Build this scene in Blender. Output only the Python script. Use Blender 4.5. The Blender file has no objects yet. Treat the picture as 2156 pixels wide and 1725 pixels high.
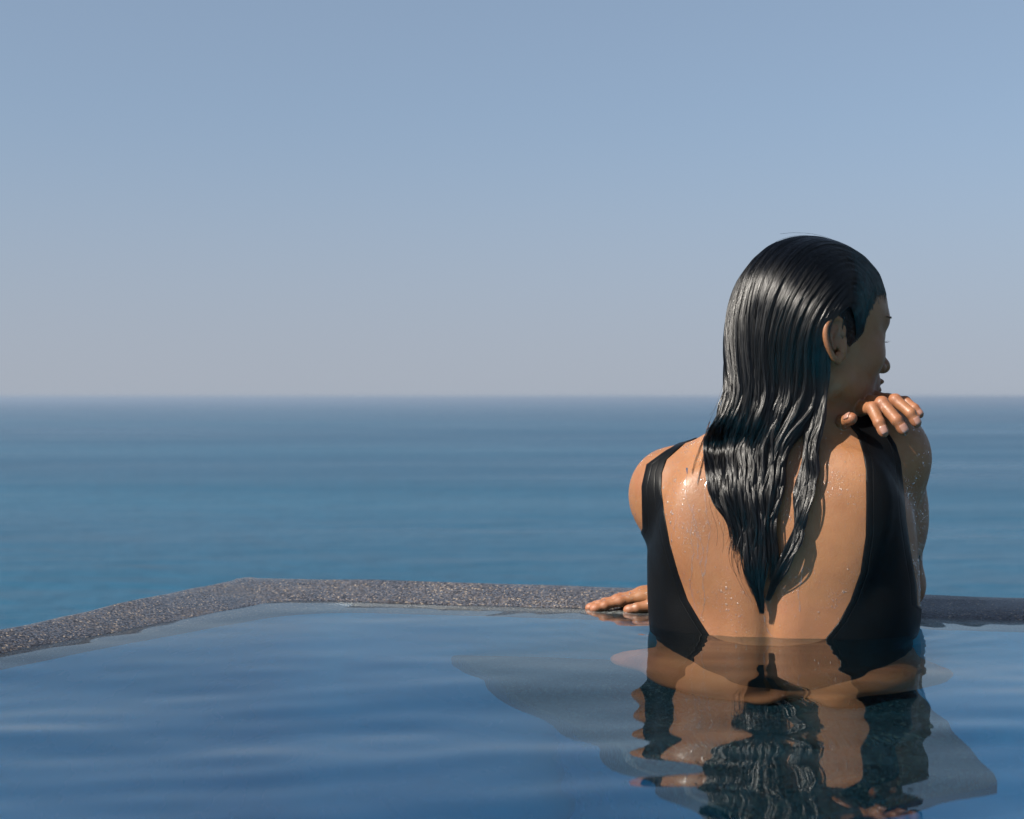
import bpy, bmesh, math, random
import numpy as np
from mathutils import Vector, Matrix, noise as mnoise

random.seed(7); RNG = np.random.default_rng(7)
SC = bpy.context.scene
COL = SC.collection

# ---------------------------------------------------------------- camera, sky, sun, exposure
FPX = 3300.0            # focal length in pixels of a 2156 px wide picture
LEVEL = 836.0           # picture row of the true horizontal
CAM_H = 0.3203          # metres above the pool water (water is z = 0)

cam = bpy.data.cameras.new('camera')
cam.sensor_width = 36.0
cam.lens = 36.0 * FPX / 2156.0
cam.clip_start = 0.05
cam.clip_end = 200000.0
cam.dof.use_dof = True
cam.dof.focus_distance = 2.08
cam.dof.aperture_fstop = 7.0
camo = bpy.data.objects.new('camera', cam)
camo.location = (0, 0, CAM_H)
camo.rotation_euler = (math.radians(90) - math.atan((862.5 - LEVEL) / FPX), 0, 0)
COL.objects.link(camo)
SC.camera = camo

SUN_EL = math.radians(42.0)
SUN_AZ = math.radians(60.0)      # to the left of straight behind the camera
sun_dir = Vector((-math.sin(SUN_AZ) * math.cos(SUN_EL), -math.cos(SUN_AZ) * math.cos(SUN_EL), math.sin(SUN_EL)))

world = bpy.data.worlds.new('World')
SC.world = world
world.use_nodes = True
wn, wl = world.node_tree.nodes, world.node_tree.links
wn.clear()
sky = wn.new('ShaderNodeTexSky')
sky.sky_type = 'NISHITA'
sky.sun_disc = False
sky.sun_elevation = SUN_EL
sky.sun_rotation = math.atan2(sun_dir.x, sun_dir.y)
sky.altitude = 60.0
sky.air_density = 1.0
sky.dust_density = 1.2
sky.ozone_density = 1.6
hs = wn.new('ShaderNodeHueSaturation')
hs.inputs['Saturation'].default_value = 0.86
tint = wn.new('ShaderNodeMix'); tint.data_type = 'RGBA'; tint.blend_type = 'MULTIPLY'
tint.inputs['Factor'].default_value = 1.0
tint.inputs['B'].default_value = (1.05, 1.05, 1.02, 1)
bg = wn.new('ShaderNodeBackground')
bg.inputs['Strength'].default_value = 0.0575
wo = wn.new('ShaderNodeOutputWorld')
# the band of air just above the sea is as pale as the sky a few degrees up
tcw = wn.new('ShaderNodeTexCoord'); sep = wn.new('ShaderNodeSeparateXYZ'); com = wn.new('ShaderNodeCombineXYZ')
ma = wn.new('ShaderNodeMath'); ma.operation = 'MAXIMUM'; ma.inputs[1].default_value = 0.0
mb = wn.new('ShaderNodeMath'); mb.operation = 'MULTIPLY_ADD'; mb.inputs[1].default_value = 0.55; mb.inputs[2].default_value = 0.17
wl.new(tcw.outputs['Generated'], sep.inputs[0])
wl.new(sep.outputs['X'], com.inputs['X']); wl.new(sep.outputs['Y'], com.inputs['Y'])
wl.new(sep.outputs['Z'], ma.inputs[0]); wl.new(ma.outputs[0], mb.inputs[0]); wl.new(mb.outputs[0], com.inputs['Z'])
nv = wn.new('ShaderNodeVectorMath'); nv.operation = 'NORMALIZE'
wl.new(com.outputs[0], nv.inputs[0]); wl.new(nv.outputs[0], sky.inputs['Vector'])
wl.new(sky.outputs['Color'], hs.inputs['Color'])
wl.new(hs.outputs['Color'], tint.inputs['A'])
# greyer haze layer close to the horizon, the same all round
hz = wn.new('ShaderNodeMapRange'); hz.interpolation_type = 'SMOOTHSTEP'
hz.inputs['From Min'].default_value = -0.02; hz.inputs['From Max'].default_value = 0.19
hz.inputs['To Min'].default_value = 0.85; hz.inputs['To Max'].default_value = 0.0
wl.new(ma.outputs[0], hz.inputs['Value'])
hm = wn.new('ShaderNodeMix'); hm.data_type = 'RGBA'
hm.inputs['B'].default_value = (3.15, 3.32, 3.75, 1)
wl.new(hz.outputs[0], hm.inputs['Factor']); wl.new(tint.outputs['Result'], hm.inputs['A'])
wl.new(hm.outputs['Result'], bg.inputs['Color'])
wl.new(bg.outputs['Background'], wo.inputs['Surface'])

sl = bpy.data.lights.new('sun', 'SUN')
sl.energy = 5.0
sl.angle = math.radians(0.5)
sl.color = (1.0, 0.93, 0.83)
suno = bpy.data.objects.new('sun', sl)
suno.rotation_euler = (-sun_dir).to_track_quat('-Z', 'Y').to_euler()
suno.location = sun_dir * 30
COL.objects.link(suno)

SC.view_settings.view_transform = 'Standard'
SC.view_settings.look = 'None'
SC.view_settings.exposure = 1.12
SC.view_settings.gamma = 1.0
SC.view_settings.use_curve_mapping = False
SC.render.engine = 'CYCLES'
cy = SC.cycles
cy.use_denoising = True
cy.max_bounces = 14
cy.transmission_bounces = 8
cy.transparent_max_bounces = 16
cy.volume_bounces = 1
cy.caustics_refractive = True
cy.caustics_reflective = False
cy.sample_clamp_indirect = 4.0

# ---------------------------------------------------------------- helpers
def px(x, y, d):
    """pixel of the 2156x1725 picture at depth d -> point"""
    return np.array([(x - 1078.0) * d / FPX, d, CAM_H - (y - LEVEL) * d / FPX])

def on_level(x, y, z=0.0):
    """pixel -> point on the horizontal plane z"""
    return px(x, y, (CAM_H - z) * FPX / (y - LEVEL))

def sm(a, b, x):
    t = np.clip((x - a) / (b - a), 0, 1)
    return t * t * (3 - 2 * t)

def resample(pts, n):
    pts = np.array(pts); L = np.r_[0, np.cumsum(np.linalg.norm(np.diff(pts, axis=0), axis=1))]
    t = np.linspace(0, L[-1], n)
    return np.stack([np.interp(t, L, pts[:, k]) for k in range(3)], 1)

def link_mesh(name, verts, faces, mat=None, parent=None, smooth=True):
    me = bpy.data.meshes.new(name)
    verts = np.asarray(verts, dtype=np.float32)
    if isinstance(faces, np.ndarray):
        n, k = faces.shape
        me.vertices.add(len(verts)); me.vertices.foreach_set('co', verts.ravel())
        me.loops.add(n * k); me.loops.foreach_set('vertex_index', faces.astype(np.int32).ravel())
        me.polygons.add(n); me.polygons.foreach_set('loop_start', np.arange(n, dtype=np.int32) * k)
        me.update(calc_edges=True); me.validate()
    else:
        me.from_pydata([tuple(map(float, v)) for v in verts], [], [tuple(map(int, f)) for f in faces]); me.update()
    if smooth:
        me.polygons.foreach_set('use_smooth', np.ones(len(me.polygons), dtype=bool))
    if mat: me.materials.append(mat)
    o = bpy.data.objects.new(name, me)
    COL.objects.link(o)
    if parent is not None: o.parent = parent
    return o

def tag(o, label=None, cat=None, group=None, kind=None):
    for k, v in (('label', label), ('category', cat), ('group', group), ('kind', kind)):
        if v: o[k] = v
    return o

class Mat:
    def __init__(s, name):
        s.m = bpy.data.materials.new(name); s.m.use_nodes = True
        s.t = s.m.node_tree; s.n = s.t.nodes; s.n.clear()
        s.out = s.n.new('ShaderNodeOutputMaterial')
    def new(s, typ, **kw):
        nd = s.n.new('ShaderNode' + typ)
        for k, v in kw.items():
            if hasattr(nd, k): setattr(nd, k, v)
            else: nd.inputs[k.replace('_', ' ')].default_value = v
        return nd
    def link(s, a, b): s.t.links.new(a, b)
    def ramp(s, fac, stops, interp='LINEAR'):
        r = s.n.new('ShaderNodeValToRGB'); r.color_ramp.interpolation = interp
        e = r.color_ramp.elements
        while len(e) < len(stops): e.new(0.5)
        for el, (p, c) in zip(e, stops):
            el.position = p; el.color = (*c, 1) if len(c) == 3 else c
        s.link(fac, r.inputs['Fac']); return r.outputs['Color']
    def principled(s, **kw):
        p = s.n.new('ShaderNodeBsdfPrincipled')
        for k, v in kw.items(): p.inputs[k.replace('_', ' ')].default_value = v
        s.link(p.outputs[0], s.out.inputs['Surface']); return p
    def math(s, op, a, b=None, c=None, clamp=False):
        m = s.n.new('ShaderNodeMath'); m.operation = op; m.use_clamp = clamp
        for i, v in enumerate((a, b, c)):
            if v is None: continue
            if isinstance(v, (int, float)): m.inputs[i].default_value = v
            else: s.link(v, m.inputs[i])
        return m.outputs[0]
    def mix(s, f, a, b, blend='MIX'):
        m = s.n.new('ShaderNodeMix'); m.data_type = 'RGBA'; m.blend_type = blend
        for k, v in (('Factor', f), ('A', a), ('B', b)):
            if isinstance(v, (int, float)): m.inputs[k].default_value = v
            elif isinstance(v, tuple): m.inputs[k].default_value = (*v, 1)
            else: s.link(v, m.inputs[k])
        return m.outputs['Result']
    def bump(s, height, strength, dist, normal=None):
        b = s.n.new('ShaderNodeBump'); b.inputs['Strength'].default_value = strength; b.inputs['Distance'].default_value = dist
        s.link(height, b.inputs['Height'])
        if normal is not None: s.link(normal, b.inputs['Normal'])
        return b.outputs[0]

# ---------------------------------------------------------------- setting: materials
def mat_sea():
    m = Mat('sea_water')
    tc = m.new('TexCoord')
    mp = m.new('Mapping'); mp.inputs['Scale'].default_value = (0.22, 1.0, 1.0); mp.inputs['Rotation'].default_value = (0, 0, math.radians(-9))
    m.link(tc.outputs['Object'], mp.inputs['Vector'])
    n1 = m.new('TexNoise', Scale=0.018, Detail=5.0, Roughness=0.55); m.link(mp.outputs[0], n1.inputs['Vector'])
    n2 = m.new('TexNoise', Scale=0.11, Detail=4.0, Roughness=0.6); m.link(mp.outputs[0], n2.inputs['Vector'])
    n3 = m.new('TexNoise', Scale=0.0016, Detail=3.0, Roughness=0.5); m.link(mp.outputs[0], n3.inputs['Vector'])
    n4 = m.new('TexNoise', Scale=0.0055, Detail=3.0, Roughness=0.5); m.link(mp.outputs[0], n4.inputs['Vector'])
    h = m.math('ADD', m.math('ADD', m.math('MULTIPLY', n1.outputs[0], 12.0), m.math('MULTIPLY', n4.outputs[0], 18.0)), m.math('MULTIPLY', n2.outputs[0], 3.4))
    n5 = m.new('TexNoise', Scale=0.048, Detail=3.0, Roughness=0.6); mp2 = m.new('Mapping'); mp2.inputs['Scale'].default_value = (0.42, 1.0, 1.0); mp2.inputs['Rotation'].default_value = (0, 0, math.radians(-6)); m.link(tc.outputs['Object'], mp2.inputs['Vector'])
    m.link(mp2.outputs[0], n5.inputs['Vector']); m.link(mp2.outputs[0], n2.inputs['Vector'])
    h = m.math('ADD', h, m.math('MULTIPLY', n5.outputs[0], 7.5))
    nrm = m.bump(h, 1.0, 1.0)
    p = m.principled(IOR=1.333, Roughness=0.3)
    p.inputs['Specular IOR Level'].default_value = 0.32
    col = m.ramp(n3.outputs[0], [(0.3, (0.003, 0.037, 0.076)), (0.7, (0.009, 0.064, 0.112))])
    m.link(col, p.inputs['Base Color'])
    rg = m.math('MULTIPLY_ADD', n4.outputs[0], 0.5, 0.08)
    m.link(rg, p.inputs['Roughness'])
    m.link(nrm, p.inputs['Normal'])
    return m.m

def mat_pebble(name, wet=0.35, teal=0.0, scale=330.0, deep=False):
    m = Mat(name)
    tc = m.new('TexCoord')
    v = m.new('TexVoronoi', Scale=scale); m.link(tc.outputs['Object'], v.inputs['Vector'])
    sep = m.new('SeparateColor'); m.link(v.outputs['Color'], sep.inputs[0])
    c = m.ramp(sep.outputs[0], [(0.0, (0.035, 0.036, 0.04)), (0.3, (0.085, 0.088, 0.1)), (0.5, (0.15, 0.155, 0.175)), (0.7, (0.12, 0.15, 0.2)),
                                (0.86, (0.2, 0.175, 0.155)), (0.955, (0.5, 0.43, 0.33))], 'CONSTANT')
    if teal:
        c = m.mix(teal, c, (0.018, 0.335, 0.560) if deep else (0.016, 0.125, 0.170))  # deep: blue light scattered in the water, painted into the surface colour
    if teal and not deep: c = m.mix(1.0, c, (0.11, 0.19, 0.22), "MULTIPLY")
    if not teal: c = m.mix(1.0, c, (0.66, 0.61, 0.58), 'MULTIPLY')
    grout = m.ramp(v.outputs['Distance'], [(0.45, (1, 1, 1)), (0.8, (0.35, 0.35, 0.37))])
    c = m.mix(0.0 if deep else 1.0, c, grout, 'MULTIPLY')
    n = m.new('TexNoise', Scale=9.0, Detail=4.0); m.link(tc.outputs['Object'], n.inputs['Vector'])
    c = m.mix(0.15 if deep else 0.55, c, m.ramp(n.outputs[0], [(0.3, (0.45, 0.45, 0.47)), (0.7, (1, 1, 1))]), 'MULTIPLY')
    p = m.principled(IOR=1.45)
    m.link(c, p.inputs['Base Color'])
    rg = m.ramp(n.outputs[0], [(0.35, (0.12,) * 3), (0.65, (0.42,) * 3)])
    m.link(rg, p.inputs['Roughness'])
    hgt = m.math('SUBTRACT', 1.0, v.outputs['Distance'])
    if not deep: m.link(m.bump(hgt, 0.45, 0.0012), p.inputs['Normal'])
    return m.m

def mat_pool_water():
    m = Mat('pool_water')
    g = m.new('BsdfGlass', IOR=1.333, Roughness=0.0)
    g.inputs['Color'].default_value = (0.93, 0.975, 0.98, 1)
    m.link(g.outputs[0], m.out.inputs['Surface'])
    return m.m

M_SEA = mat_sea()
M_COPING = mat_pebble('pebble_coping', scale=430.0)
M_SHELL = mat_pebble('pebble_pool_shell', teal=0.60, scale=260.0)
M_FLOOR = mat_pebble('water_light_floor', teal=1.0, scale=230.0, deep=True)
M_WATER = mat_pool_water()

def mat_ground():
    m = Mat('hillside')
    tc = m.new('TexCoord')
    n = m.new('TexNoise', Scale=0.12, Detail=8.0); m.link(tc.outputs['Object'], n.inputs['Vector'])
    p = m.principled(Roughness=0.9)
    m.link(m.ramp(n.outputs[0], [(0.35, (0.035, 0.05, 0.02)), (0.6, (0.09, 0.085, 0.05)), (0.75, (0.16, 0.13, 0.09))]), p.inputs['Base Color'])
    m.link(m.bump(n.outputs[0], 0.6, 0.8), p.inputs['Normal'])
    return m.m

# ---------------------------------------------------------------- setting: sea, hillside, pool
SEA_Z = -60.0
def build_sea():
    ys = np.concatenate([[-200, 100], np.geomspace(150, 80000, 40)])
    xs = np.concatenate([-np.geomspace(60000, 40, 18), [0], np.geomspace(40, 60000, 18)])
    X, Y = np.meshgrid(xs, ys)
    V = np.stack([X.ravel(), Y.ravel(), np.full(X.size, 0.0)], 1)
    w = len(xs)
    F = np.array([[j * w + i, j * w + i + 1, (j + 1) * w + i + 1, (j + 1) * w + i] for j in range(len(ys) - 1) for i in range(w - 1)])
    o = link_mesh('sea', V, F, M_SEA)
    o.location = (0, 0, SEA_Z)
    tag(o, 'calm blue sea reaching to the hazy horizon', kind='structure')
build_sea()

# coping lines on the water level and along its outer top edge (points from the photograph)
RISE = 0.02
A_in = on_level(593, 1262); B_in = on_level(0, 1378); C_in = on_level(2156, 1306)
A_out = on_level(512, 1215, RISE); B_out = on_level(0, 1326, RISE); C_out = on_level(2156, 1258, RISE)
def extend(a, b, t): return a + (b - a) * t
C_in = extend(A_in, C_in, 3.0); C_out = extend(A_out, C_out, 3.0)
B_in = extend(A_in, B_in, 4.2); B_out = extend(A_out, B_out, 4.2)

def fillet(p, a, q, r, n=8):
    """round the corner a of the line p-a-q"""
    u = (p - a) / np.linalg.norm(p - a); v = (q - a) / np.linalg.norm(q - a)
    s, e = a + u * r, a + v * r
    return [(1 - t) ** 2 * s + 2 * t * (1 - t) * a + t * t * e for t in np.linspace(0, 1, n)]

inner = [B_in] + fillet(B_in, A_in, C_in, 0.10) + [C_in]
outer = [B_out] + fillet(B_out, A_out, C_out, 0.035) + [C_out]
def leg_resample(pts):
    pts = np.array(pts)
    return np.vstack([resample(np.array([pts[0], pts[1]]), 40)[:-1], pts[1:-1], resample(np.array([pts[-2], pts[-1]]), 40)[1:]])
inner = leg_resample(inner); outer = leg_resample(outer)

def build_pool():
    n = len(inner)
    # cross-section from inside the pool over the top to the outside face
    rows = []
    flat_in = inner.copy(); flat_out = outer.copy()
    d = flat_out - flat_in; d[:, 2] = 0
    prof = [(-0.40, -0.075), (-0.40, -0.050), (-0.35, -0.026), (-0.2, -0.011), (0.0, 0.0), (0.35, 0.0085), (0.7, 0.0165), (0.9, 0.0200), (0.97, 0.0198),
            (1.0, 0.0175), (1.012, 0.012), (1.015, -0.30), (1.015, -2.1)]
    rs = np.random.default_rng(3)
    for k, (t, z) in enumerate(prof):
        r = flat_in + d * t
        r[:, 2] = z
        if 2 <= k <= 8:
            s = np.arange(n)
            r[:, 2] += 0.0012 * np.sin(s * 0.9 + k) + 0.0008 * np.sin(s * 2.3 + 1.3 * k)
        rows.append(r)
    V = np.vstack(rows)
    F = np.array([[k * n + i, k * n + i + 1, (k + 1) * n + i + 1, (k + 1) * n + i] for k in range(len(prof) - 1) for i in range(n - 1)])
    o = link_mesh('pool_coping', V, F, M_COPING)
    # the wall of the deep water below, with the water's blue light put into its colour
    w0 = flat_in + d * -0.40; w0[:, 2] = -0.073; w1 = w0.copy(); w1[:, 2] = -1.95
    dw = link_mesh('pool_wall', np.vstack([w1, w0]), np.array([[i, i + 1, n + i + 1, n + i] for i in range(n - 1)]), M_FLOOR)
    tag(dw, 'blue wall of the deep end below the rim', kind='structure')
    tag(o, 'grey pebble-finished rim around the infinity pool', kind='structure')
    o.cycles.is_caustics_receiver = True
    # floor
    z = -1.9
    fl = link_mesh('pool_floor', [(-4, -3.5, z), (4, -3.5, z), (4, 3.2, z), (-4, 3.2, z)], np.array([[0, 1, 2, 3]]), M_FLOOR, smooth=False)
    tag(fl, 'floor of the pool, coloured with the scattered blue light of the water', kind='structure')
    # submerged seat
    zt, zb = -0.40, -1.89
    base = [on_level(950, 1385), None]
    top = np.array([(-0.13, 2.47), (0.13, 1.83), (0.25, 1.60), (0.545, 1.76), (0.56, 2.33)])
    def ring(sc, z):
        c = top.mean(0); return [(*(c + (p - c) * sc), z) for p in top]
    # finer, bevelled rim
    V = ring(1.0, zt - 0.05) + ring(1.0, zt - 0.02) + ring(0.985, zt - 0.004) + ring(0.96, zt)
    nT = len(top)
    F = [(k * nT + i, k * nT + (i + 1) % nT, (k + 1) * nT + (i + 1) % nT, (k + 1) * nT + i) for k in range(3) for i in range(nT)]
    F.append(tuple(range(3 * nT, 4 * nT)))
    b = link_mesh('pool_seat', V, F, M_SHELL, smooth=False)
    V = ring(0.5, zb) + ring(0.5, zt - 0.045)
    F = [(i, (i + 1) % nT, nT + (i + 1) % nT, nT + i) for i in range(nT)]
    link_mesh('seat_base', V, F, M_FLOOR, parent=b, smooth=False)
    V2 = ring(0.999, zt - 0.0499)
    link_mesh('seat_underside', V2, [tuple(range(nT))[::-1]], M_SHELL, parent=b, smooth=False)
    tag(b, 'submerged pebble-finished seat against the pool wall', 'pool seat')
    b.cycles.is_caustics_receiver = True

build_pool()

def in_pool(x, y, grow=0.5):
    """inside the middle line of the coping"""
    mid = inner + (outer - inner) * grow
    a, b, c = mid[0], mid[45], mid[-1]
    a1, b1 = mid[0], mid[39]
    def side(p, q): return (q[0] - p[0]) * (y - p[1]) - (q[1] - p[1]) * (x - p[0])
    return (side(a1, b1) < 0) & (side(mid[-40], mid[-1]) < 0)

def water_height(x, y):
    rs = np.random.default_rng(11)
    z = np.zeros_like(x)
    near = 0.40 + 1.0 * sm(2.1, 1.25, y)
    for i in range(46):
        lam = 0.065 * (0.95 / 0.065) ** rs.random()
        ang = rs.normal(math.pi / 2, 0.42)
        slope = 0.0050 * (lam / 0.2) ** 0.35 * rs.uniform(0.5, 1.4)
        k = 2 * math.pi / lam
        kx, ky = k * math.cos(ang), k * math.sin(ang)
        z += slope / k * np.sin(kx * x + ky * y + rs.uniform(0, 6.28))
    # faint rings spreading from her body
    q = np.stack([x - 0.381, y - 2.19], -1); r = np.sqrt((q[..., 0] / 0.19) ** 2 + (q[..., 1] / 0.127) ** 2)
    dist = (r - 1) * 0.15
    ring = 0.00045 * np.cos(2 * math.pi * dist / 0.045 - 0.6) * np.exp(-np.clip(dist, 0, 9) / 0.09) * (dist > -0.02)
    lip = 0.0022 * np.exp(-np.clip(dist, 0, 9) / 0.006)
    return z * near + ring + lip

def build_water():
    h = 0.0125
    xs = np.arange(-1.9, 2.3, h); ys = np.arange(-0.6, 2.75, h)
    X, Y = np.meshgrid(xs, ys)
    Z = water_height(X, Y)
    keep = in_pool(X, Y)
    w = len(xs)
    idx = np.arange(X.size).reshape(X.shape)
    q = keep[:-1, :-1] & keep[1:, :-1] & keep[:-1, 1:] & keep[1:, 1:]
    F = np.stack([idx[:-1, :-1][q], idx[:-1, 1:][q], idx[1:, 1:][q], idx[1:, :-1][q]], 1)
    used = np.unique(F); remap = np.full(X.size, -1); remap[used] = np.arange(len(used))
    V = np.stack([X.ravel(), Y.ravel(), Z.ravel()], 1)[used]
    o = link_mesh('pool_water', V, remap[F], M_WATER)
    tag(o, 'still rippled pool water mirroring the sky', kind='structure')
    o.cycles.is_caustics_caster = True
sl.cycles.is_caustics_light = True
build_water()

def build_hill():
    ys = np.array([-60, -20, -6, 3.2, 3.6, 6, 12, 25, 60, 110.0]); zs = np.array([-2.2, -2.2, -2.2, -2.2, -2.8, -4.5, -9, -19, -42, -64.0])
    xs = np.linspace(-260, 260, 60)
    V = []
    for y, z in zip(ys, zs):
        for x in xs:
            V.append((x, y, z + (0 if -7 < y < 4 else 1.2 * mnoise.noise(Vector((x * .05, y * .05, 0))) - 1.2)))
    w = len(xs)
    F = np.array([[j * w + i, j * w + i + 1, (j + 1) * w + i + 1, (j + 1) * w + i] for j in range(len(ys) - 1) for i in range(w - 1)])
    tag(link_mesh('hillside', V, F, mat_ground()), 'scrubby hillside falling to the sea below the pool', kind='structure')
build_hill()

def build_haze():
    m = Mat('haze')
    v = m.new('VolumePrincipled')
    v.inputs['Color'].default_value = (0.31, 0.375, 0.47, 1)
    v.inputs['Density'].default_value = 0.00011
    v.inputs['Anisotropy'].default_value = 0.2
    m.link(v.outputs[0], m.out.inputs['Volume'])
    x0, x1, y0, y1, z0, z1 = -70000, 70000, -5000, 90000, SEA_Z - 8, 3.0
    V = [(x, y, z) for z in (z0, z1) for y in (y0, y1) for x in (x0, x1)]
    F = [(0, 2, 3, 1), (4, 5, 7, 6), (0, 1, 5, 4), (1, 3, 7, 5), (3, 2, 6, 7), (2, 0, 4, 6)]
    o = link_mesh('haze', V, F, m.m, smooth=False)
    tag(o, 'thin sea haze lying over the water to the horizon', kind='stuff')
build_haze()

# ---------------------------------------------------------------- the person: one continuous surface from a distance field
def P3(x, y, d): return px(x, y, d)

def sd_cone(P, a, b, ra, rb):
    a = np.asarray(a, np.float32); b = np.asarray(b, np.float32)
    ab = b - a; L2 = float(ab @ ab)
    t = np.clip(((P - a) @ ab) / L2, 0, 1)
    q = P - a - t[:, None] * ab
    return np.sqrt((q * q).sum(1)) - (ra + (rb - ra) * t)

def sd_ell(P, c, r, R=None):
    q = P - np.asarray(c, np.float32)
    if R is not None: q = q @ np.asarray(R, np.float32)
    r = np.asarray(r, np.float32)
    k0 = np.sqrt(((q / r) ** 2).sum(1)); k1 = np.sqrt(((q / (r * r)) ** 2).sum(1))
    return k0 * (k0 - 1.0) / np.maximum(k1, 1e-6)

def smin(a, b, k):
    h = np.maximum(k - np.abs(a - b), 0.0) / k
    return np.minimum(a, b) - h * h * k * 0.25

def smax(a, b, k): return -smin(-a, -b, k)

def rotz(a):
    c, s = math.cos(a), math.sin(a); return np.array([[c, -s, 0], [s, c, 0], [0, 0, 1]], np.float32)

# torso frame: turned a little to her right
T_YAW = math.radians(-9.0)
T_C = np.array([0.381, 2.190, 0.0], np.float32)
T_R = rotz(T_YAW)                       # columns: right, front, up
def to_torso(P): return (P - T_C) @ T_R
def from_torso(q): return np.asarray(q, np.float32) @ T_R.T + T_C

# head frame: columns forward, left, up
H_YAW, H_PITCH = math.radians(26.0), math.radians(6.0)
H_C = np.array([0.4165, 2.168, 0.389], np.float32)
H_S = 1.035
def head_axes():
    f = Vector((math.cos(H_YAW), math.sin(H_YAW), 0)); l = Vector((-math.sin(H_YAW), math.cos(H_YAW), 0)); u = Vector((0, 0, 1))
    f2 = f * math.cos(H_PITCH) - u * math.sin(H_PITCH); u2 = u * math.cos(H_PITCH) + f * math.sin(H_PITCH)
    # slight roll: the crown leans towards her left shoulder
    roll = math.radians(-2.0)
    l3 = l * math.cos(roll) + u2 * math.sin(roll); u3 = u2 * math.cos(roll) - l * math.sin(roll)
    return np.array([f2, l3, u3], np.float32).T
H_R = head_axes()
def to_head(P): return ((P - H_C) @ H_R) / H_S
def from_head(q): return (np.asarray(q, np.float32) * H_S) @ H_R.T + H_C

SPINE_LX = -0.022
_ZT = np.linspace(-0.5, 0.4, 901)
def smooth_table(z, zk, v):
    t = np.interp(_ZT, zk, v)
    k = np.exp(-(np.arange(-60, 61) / 22.0) ** 2); k /= k.sum()
    return np.interp(z, _ZT, np.convolve(np.pad(t, 60, mode='edge'), k, mode='valid'))
def torso_sdf(P):
    q = to_torso(P); lx, ly, z = q[:, 0], q[:, 1], q[:, 2]
    zk = [-0.42, -0.34, -0.26, -0.18, -0.10, -0.03, 0.03, 0.10, 0.16, 0.20, 0.235, 0.27, 0.30]
    aL = smooth_table(z, zk, [0.10, 0.165, 0.186, 0.178, 0.178, 0.184, 0.189, 0.190, 0.186, 0.172, 0.138, 0.085, 0.050])
    aR = smooth_table(z, zk, [0.10, 0.165, 0.186, 0.178, 0.170, 0.177, 0.185, 0.182, 0.176, 0.168, 0.150, 0.110, 0.065])
    bB = smooth_table(z, zk, [0.08, 0.130, 0.145, 0.136, 0.124, 0.123, 0.124, 0.126, 0.124, 0.116, 0.102, 0.080, 0.055])
    bF = smooth_table(z, zk, [0.08, 0.110, 0.120, 0.115, 0.105, 0.105, 0.112, 0.120, 0.112, 0.100, 0.085, 0.070, 0.055])
    cx = smooth_table(z, zk, [0, 0, 0, 0, 0, 0, 0, 0, 0.0, 0.0, 0.003, 0.004, 0.004])
    cy = smooth_table(z, zk, [0.0, 0.0, 0.0, 0.0, 0.0, 0.0, 0.0, 0.003, 0.006, 0.008, 0.012, 0.016, 0.02])
    dx = lx - cx; dy = ly - cy
    a = np.where(dx < 0, aL, aR); b = np.where(dy < 0, bB, bF)
    n = 2.35
    ex = np.abs(dx / a); ey = np.abs(dy / b)
    rr = (ex ** n + ey ** n + 1e-9) ** (1 / n)
    f = (rr - 1) * np.minimum(a, b) * 0.92
    f = smax(f, np.abs(z + 0.06) - 0.36, 0.03)
    # shoulder blades
    for s, zc, lxc in ((-1, 0.150, -0.098), (1, 0.172, 0.080)):
        c = from_torso((lxc, -0.083, zc))
        R = T_R @ np.array(Matrix.Rotation(math.radians(14 * s), 3, 'Y') @ Matrix.Rotation(math.radians(-12 * s), 3, 'Z'), np.float32)
        f = smin(f, sd_ell(P, c, (0.046, 0.020, 0.070), R), 0.055)
    # long muscles beside the spine and the groove between them
    g = np.exp(-((lx - SPINE_LX) / 0.012) ** 2) * 0.0055 * sm(0.23, 0.15, z) * (ly < 0)
    bul = np.exp(-((np.abs(lx - SPINE_LX) - 0.036) / 0.022) ** 2) * 0.003 * sm(0.16, 0.02, z) * (ly < 0)
    f = f + g - bul
    # shallow hollow between right blade and flank
    # breasts and front of the chest
    for s in (-1, 1):
        f = smin(f, sd_ell(P, from_torso((0.075 * s, 0.105, 0.055)), (0.062, 0.055, 0.06), T_R), 0.03)
    # hips and seat
    for s in (-1, 1):
        f = smin(f, sd_ell(P, from_torso((0.085 * s, -0.045, -0.295)), (0.105, 0.105, 0.10), T_R), 0.04)
    return f

# right arm: hangs from the raised shoulder, forearm laid on the rim across her front
RS = P3(1876, 944, 2.185); RE = np.array([0.568, 2.300, 0.040]); RW = np.array([0.345, 2.372, 0.040])
# left arm: crosses the chest to the right shoulder
LS = P3(1410, 1036, 2.235); LE = np.array([0.335, 2.385, 0.115]); LW = P3(1800, 886, 2.248)

def right_arm_sdf(P):
    f = sd_ell(P, RS + np.array([0.000, 0.000, -0.004]), (0.049, 0.052, 0.056))
    f = smin(f, sd_cone(P, RS + np.array([0.001, 0.004, -0.02]), RE + np.array([-0.004, 0, 0.012]), 0.046, 0.037), 0.03)
    f = smin(f, sd_ell(P, RS * 0.5 + RE * 0.5 + np.array([0.0, -0.004, 0.005]), (0.043, 0.046, 0.075)), 0.02)
    f = smin(f, sd_cone(P, RE, RE * 0.65 + RW * 0.35, 0.034, 0.037), 0.025)
    f = smin(f, sd_cone(P, RE * 0.65 + RW * 0.35, RW, 0.037, 0.024), 0.02)
    return f
def left_arm_sdf(P):
    f = sd_ell(P, LS, (0.050, 0.054, 0.056))
    f = smin(f, sd_cone(P, LS + np.array([0.002, 0.006, -0.012]), LE, 0.047, 0.036), 0.03)
    f = smin(f, sd_cone(P, LE, LE * 0.62 + LW * 0.38, 0.034, 0.036), 0.02)
    f = smin(f, sd_cone(P, LE * 0.62 + LW * 0.38, LW, 0.036, 0.023), 0.02)
    return f

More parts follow.
